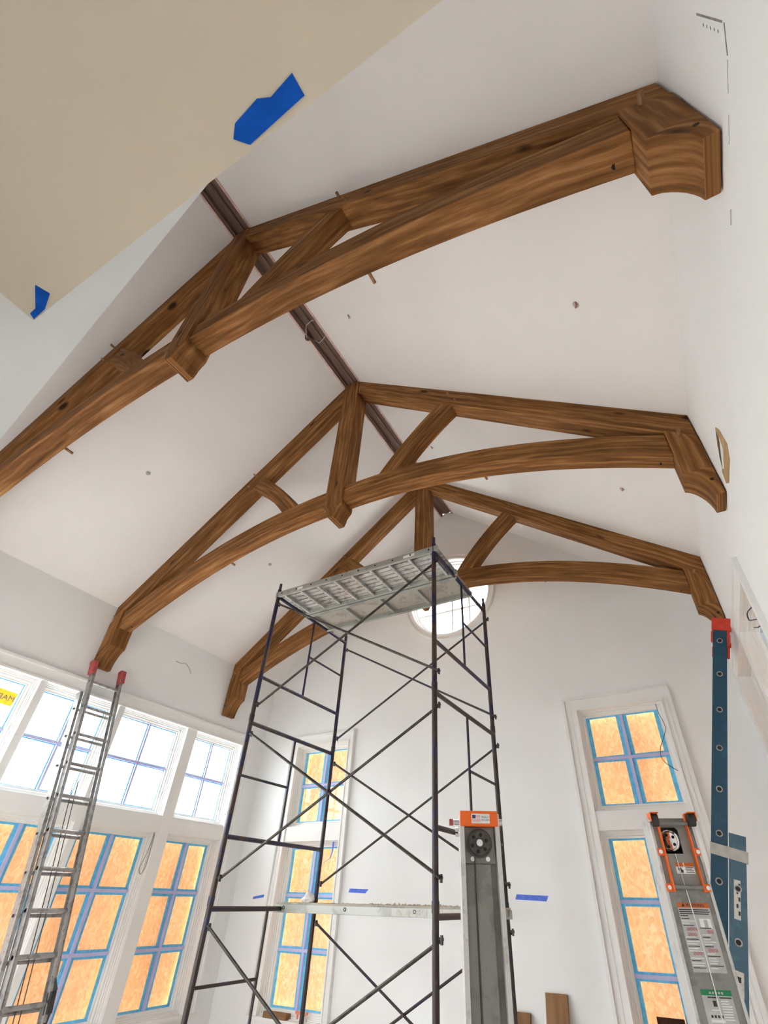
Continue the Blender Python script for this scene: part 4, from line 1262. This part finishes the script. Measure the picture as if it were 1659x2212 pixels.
# a loose tape end hanging in the left gable window
m = MB()
pp = [(-1.850, 0.634), (-1.848, 0.52), (-1.872, 0.44), (-1.975, 0.385)]
for i in range(3):
    (x0, z0), (x1, z1) = pp[i], pp[i + 1]
    w0, w1 = 0.016 - 0.004 * i, 0.016 - 0.004 * (i + 1)
    m.add([(x0 - w0, YF + 0.04 - .006 * i, E1 + z0), (x0 + w0, YF + 0.04 - .006 * i, E1 + z0), (x1 + w1, YF + 0.034 - .006 * i, E1 + z1), (x1 - w1, YF + 0.034 - .006 * i, E1 + z1)], [(0, 1, 2, 3)])
sd = m.build('painters_tape', M['tape_wall']); sd.modifiers.new('thick', 'SOLIDIFY').thickness = 0.001
tag(sd, 'loose blue tape tail dangling in the gable window behind the scaffold', 'tape', 'loose tape')

# yellow sticker on the leftmost upper pane, read from outside
st = empty('window_sticker', (-3.602, 2.48, 1.60 + E1), 'yellow sticker with mirrored capitals on the leftmost upper pane', 'sticker')
m = MB(); m.add([(-3.600, 2.600, 1.755 + E1), (-3.600, 2.590, 1.612 + E1), (-3.600, 2.20, 1.625 + E1), (-3.600, 2.20, 1.775 + E1)], [(0, 1, 2, 3)]); m.build('sticker_film', M['yellow'], st)
text_mesh('sticker_text', 'MAR', 0.085, (-3.5985, 2.505, 1.684 + E1), (0, -1, 0), (0, 0, 1), M['graphite'], st)


# ------------------------------------------------------------------ wiring
def wire(label, pts, r, mat, group='loose wires'):
    sm = []
    P = [Vector(p) for p in pts]
    for i in range(len(P) - 1):
        p0 = P[max(i - 1, 0)]; p1 = P[i]; p2 = P[i + 1]; p3 = P[min(i + 2, len(P) - 1)]
        for k in range(6):
            t = k / 6
            sm.append(0.5 * ((2 * p1) + (p2 - p0) * t + (2 * p0 - 5 * p1 + 4 * p2 - p3) * t * t + (3 * p1 - p0 - 3 * p2 + p3) * t ** 3))
    sm.append(P[-1])
    return tag(MB().tube(sm, r, 6).build('loose_wire', mat, smooth=True), label, 'wire', group)


ey, ez = EYE.y, E1
wire('thin wire poking out of the left wall between two wall posts', [(-XW + 0.002, ey + 4.133, ez + 2.743), (-XW + 0.02, ey + 4.20, ez + 2.735), (-XW + 0.02, ey + 4.28, ez + 2.76), (-XW + 0.02, ey + 4.36, ez + 2.72), (-XW + 0.012, ey + 4.426, ez + 2.66)], 0.0035, M['graphite'])
wire('looped dark wire hanging in the left window reveal', [(-3.49, 4.725, ez + 0.64), (-3.48, 4.70, ez + 0.42), (-3.48, 4.66, ez + 0.26), (-3.48, 4.70, ez + 0.20), (-3.48, 4.735, ez + 0.30), (-3.485, 4.73, ez + 0.62)], 0.004, M['graphite'])
wire('dark wire curling across the gable window beside the blue ladder', [(2.589, YF + 0.06, ez + 1.925), (2.600, YF + 0.05, ez + 1.80), (2.626, YF + 0.05, ez + 1.645), (2.58, YF + 0.05, ez + 1.53), (2.52, YF + 0.05, ez + 1.429), (2.50, YF + 0.05, ez + 1.34), (2.535, YF + 0.05, ez + 1.258), (2.629, YF + 0.06, ez + 1.18)], 0.0035, M['wire'])
wire('dark wire loop sticking out of the window on the right wall', [(3.50, ey + 3.86, ez + 1.80), (3.49, ey + 4.20, ez + 1.90), (3.49, ey + 4.27, ez + 1.87), (3.49, ey + 4.18, ez + 1.82), (3.50, ey + 3.90, ez + 1.70)], 0.005, M['wire'])
wire('short dark wire end below the loop on the right wall window', [(3.50, ey + 4.26, ez + 1.79), (3.49, ey + 4.05, ez + 1.70), (3.50, ey + 3.90, ez + 1.66)], 0.005, M['wire'])


def ceiling_box(label, x, y):
    s = 1 if x > 0 else -1
    n = Vector((-s * SL, 0, -1)).normalized()
    a = Vector((0, 1, 0)); b = n.cross(a)
    c = Vector((x, y, zceil(x)))
    root = empty('ceiling_outlet', c, label, 'ceiling outlet', 'ceiling outlets')
    MB().round_ring(c, a, b, n, [(0.036, -0.01), (0.036, 0.003), (0.027, 0.004), (0.025, -0.01)], 20).build('outlet_ring', M['ceil'], root, smooth=True)
    m = MB(); m.tube([c + n * 0.0005, c + n * 0.0012], 0.026, 16); m.build('outlet_hole', M['clear_decal'], root)
    m = MB(); m.tube([c - a * 0.02 + n * 0.001, c - a * 0.005 + b * 0.012 + n * 0.012, c + a * 0.02 + n * 0.018], 0.0045, 6); m.build('wire_end', M['wire_red'] if s > 0 else M['graphite'], root)


ceiling_box('round outlet low on the right ceiling, between nearest and middle truss', 2.918, 2.133)
ceiling_box('round outlet low on the right ceiling, between middle and farthest truss', 2.905, 4.321)
ceiling_box('round outlet near the ridge, between nearest and middle truss', 0.691, 2.129)
ceiling_box('round outlet near the ridge, behind the middle truss strut', 0.654, 4.327)
ceiling_box('round outlet on the left ceiling, between nearest and middle truss', -2.156, 2.163)
ceiling_box('round outlet on the left ceiling, between middle and farthest truss', -2.161, 4.350)

rb_ = empty('junction_box', (-0.10, 2.284, zg - 0.03), 'dark round junction box with pale wires on the ridge channel', 'junction box')
m = MB(); m.tube([(-0.105, 2.284, zg - 0.045), (-0.105, 2.284, zg - 0.004)], [0.036, 0.042], 14); m.build('box_body', M['gap'], rb_, smooth=True)
m = MB(); m.tube([(-0.10, 2.27, zg - 0.045), (-0.08, 2.22, zg - 0.05), (-0.03, 2.15, zg - 0.01), (0.06, 2.14, zg + 0.01), (0.10, 2.16, zg + 0.02)], 0.0045, 6); m.build('pale_wire', M['wire_white'], rb_, smooth=True)
m = MB(); m.tube([(-0.07, 2.35, zg + 0.0), (-0.03, 2.42, zg - 0.01), (0.05, 2.40, zg), (0.10, 2.38, zg + 0.02)], 0.004, 6); m.build('pale_wire', M['wire_white'], rb_, smooth=True)

# ------------------------------------------------------------------ scars on the right wall
m = MB(); m.extr([(2.60, 2.44), (2.56, 2.37), (2.56, 2.24), (2.66, 2.20), (2.90, 2.215), (2.96, 2.26), (2.92, 2.33), (2.80, 2.35), (2.74, 2.41)],
                 (XW - 0.0005, EYE.y, E1), (0, 1, 0), (0, 0, 1), (-0.003, 0, 0))
hr = m.build('wall_scar', M['raw']); tag(hr, 'torn drywall patch showing bare board beside the middle truss post', 'wall damage')
m = MB(); m.extr([(2.62, 2.36), (2.66, 2.30), (2.84, 2.29), (2.86, 2.31)], (XW - 0.0035, EYE.y, E1), (0, 1, 0), (0, 0, 1), (-0.004, 0, 0)); m.build('torn_paper', M['plaster'], hr)
m = MB(); m.extr([(2.68, 2.40), (2.62, 2.42), (2.70, 2.33), (2.86, 2.33), (2.80, 2.37)], (XW - 0.0035, EYE.y, E1), (0, 1, 0), (0, 0, 1), (-0.002, 0, 0)); m.build('dark_gap', M['gap'], hr)
m = MB()
def pline(a, b, w): 
    d = Vector((b[0] - a[0], b[1] - a[1])); L = d.length; d /= L; q = Vector((-d.y, d.x)) * w
    m.extr([(a[0] - q.x, a[1] - q.y), (b[0] - q.x, b[1] - q.y), (b[0] + q.x, b[1] + q.y), (a[0] + q.x, a[1] + q.y)], (XW - 0.0003, EYE.y, E1), (0, 1, 0), (0, 0, 1), (-0.0008, 0, 0))
pline((0.627, 2.494), (0.621, 2.25), 0.003); pline((0.621, 2.235), (0.70, 2.207), 0.004); pline((0.71, 2.206), (0.80, 2.201), 0.0012); pline((0.86, 2.198), (0.95, 2.194), 0.0008); pline((1.17, 2.18), (1.23, 2.178), 0.003)
for k in range(5): pline((0.645, 2.29 + 0.035 * k), (0.652, 2.285 + 0.035 * k), 0.003)
tag(m.build('pencil_line', M['graphite']), 'broken dark layout line on the right wall beside the nearest truss', 'layout mark')
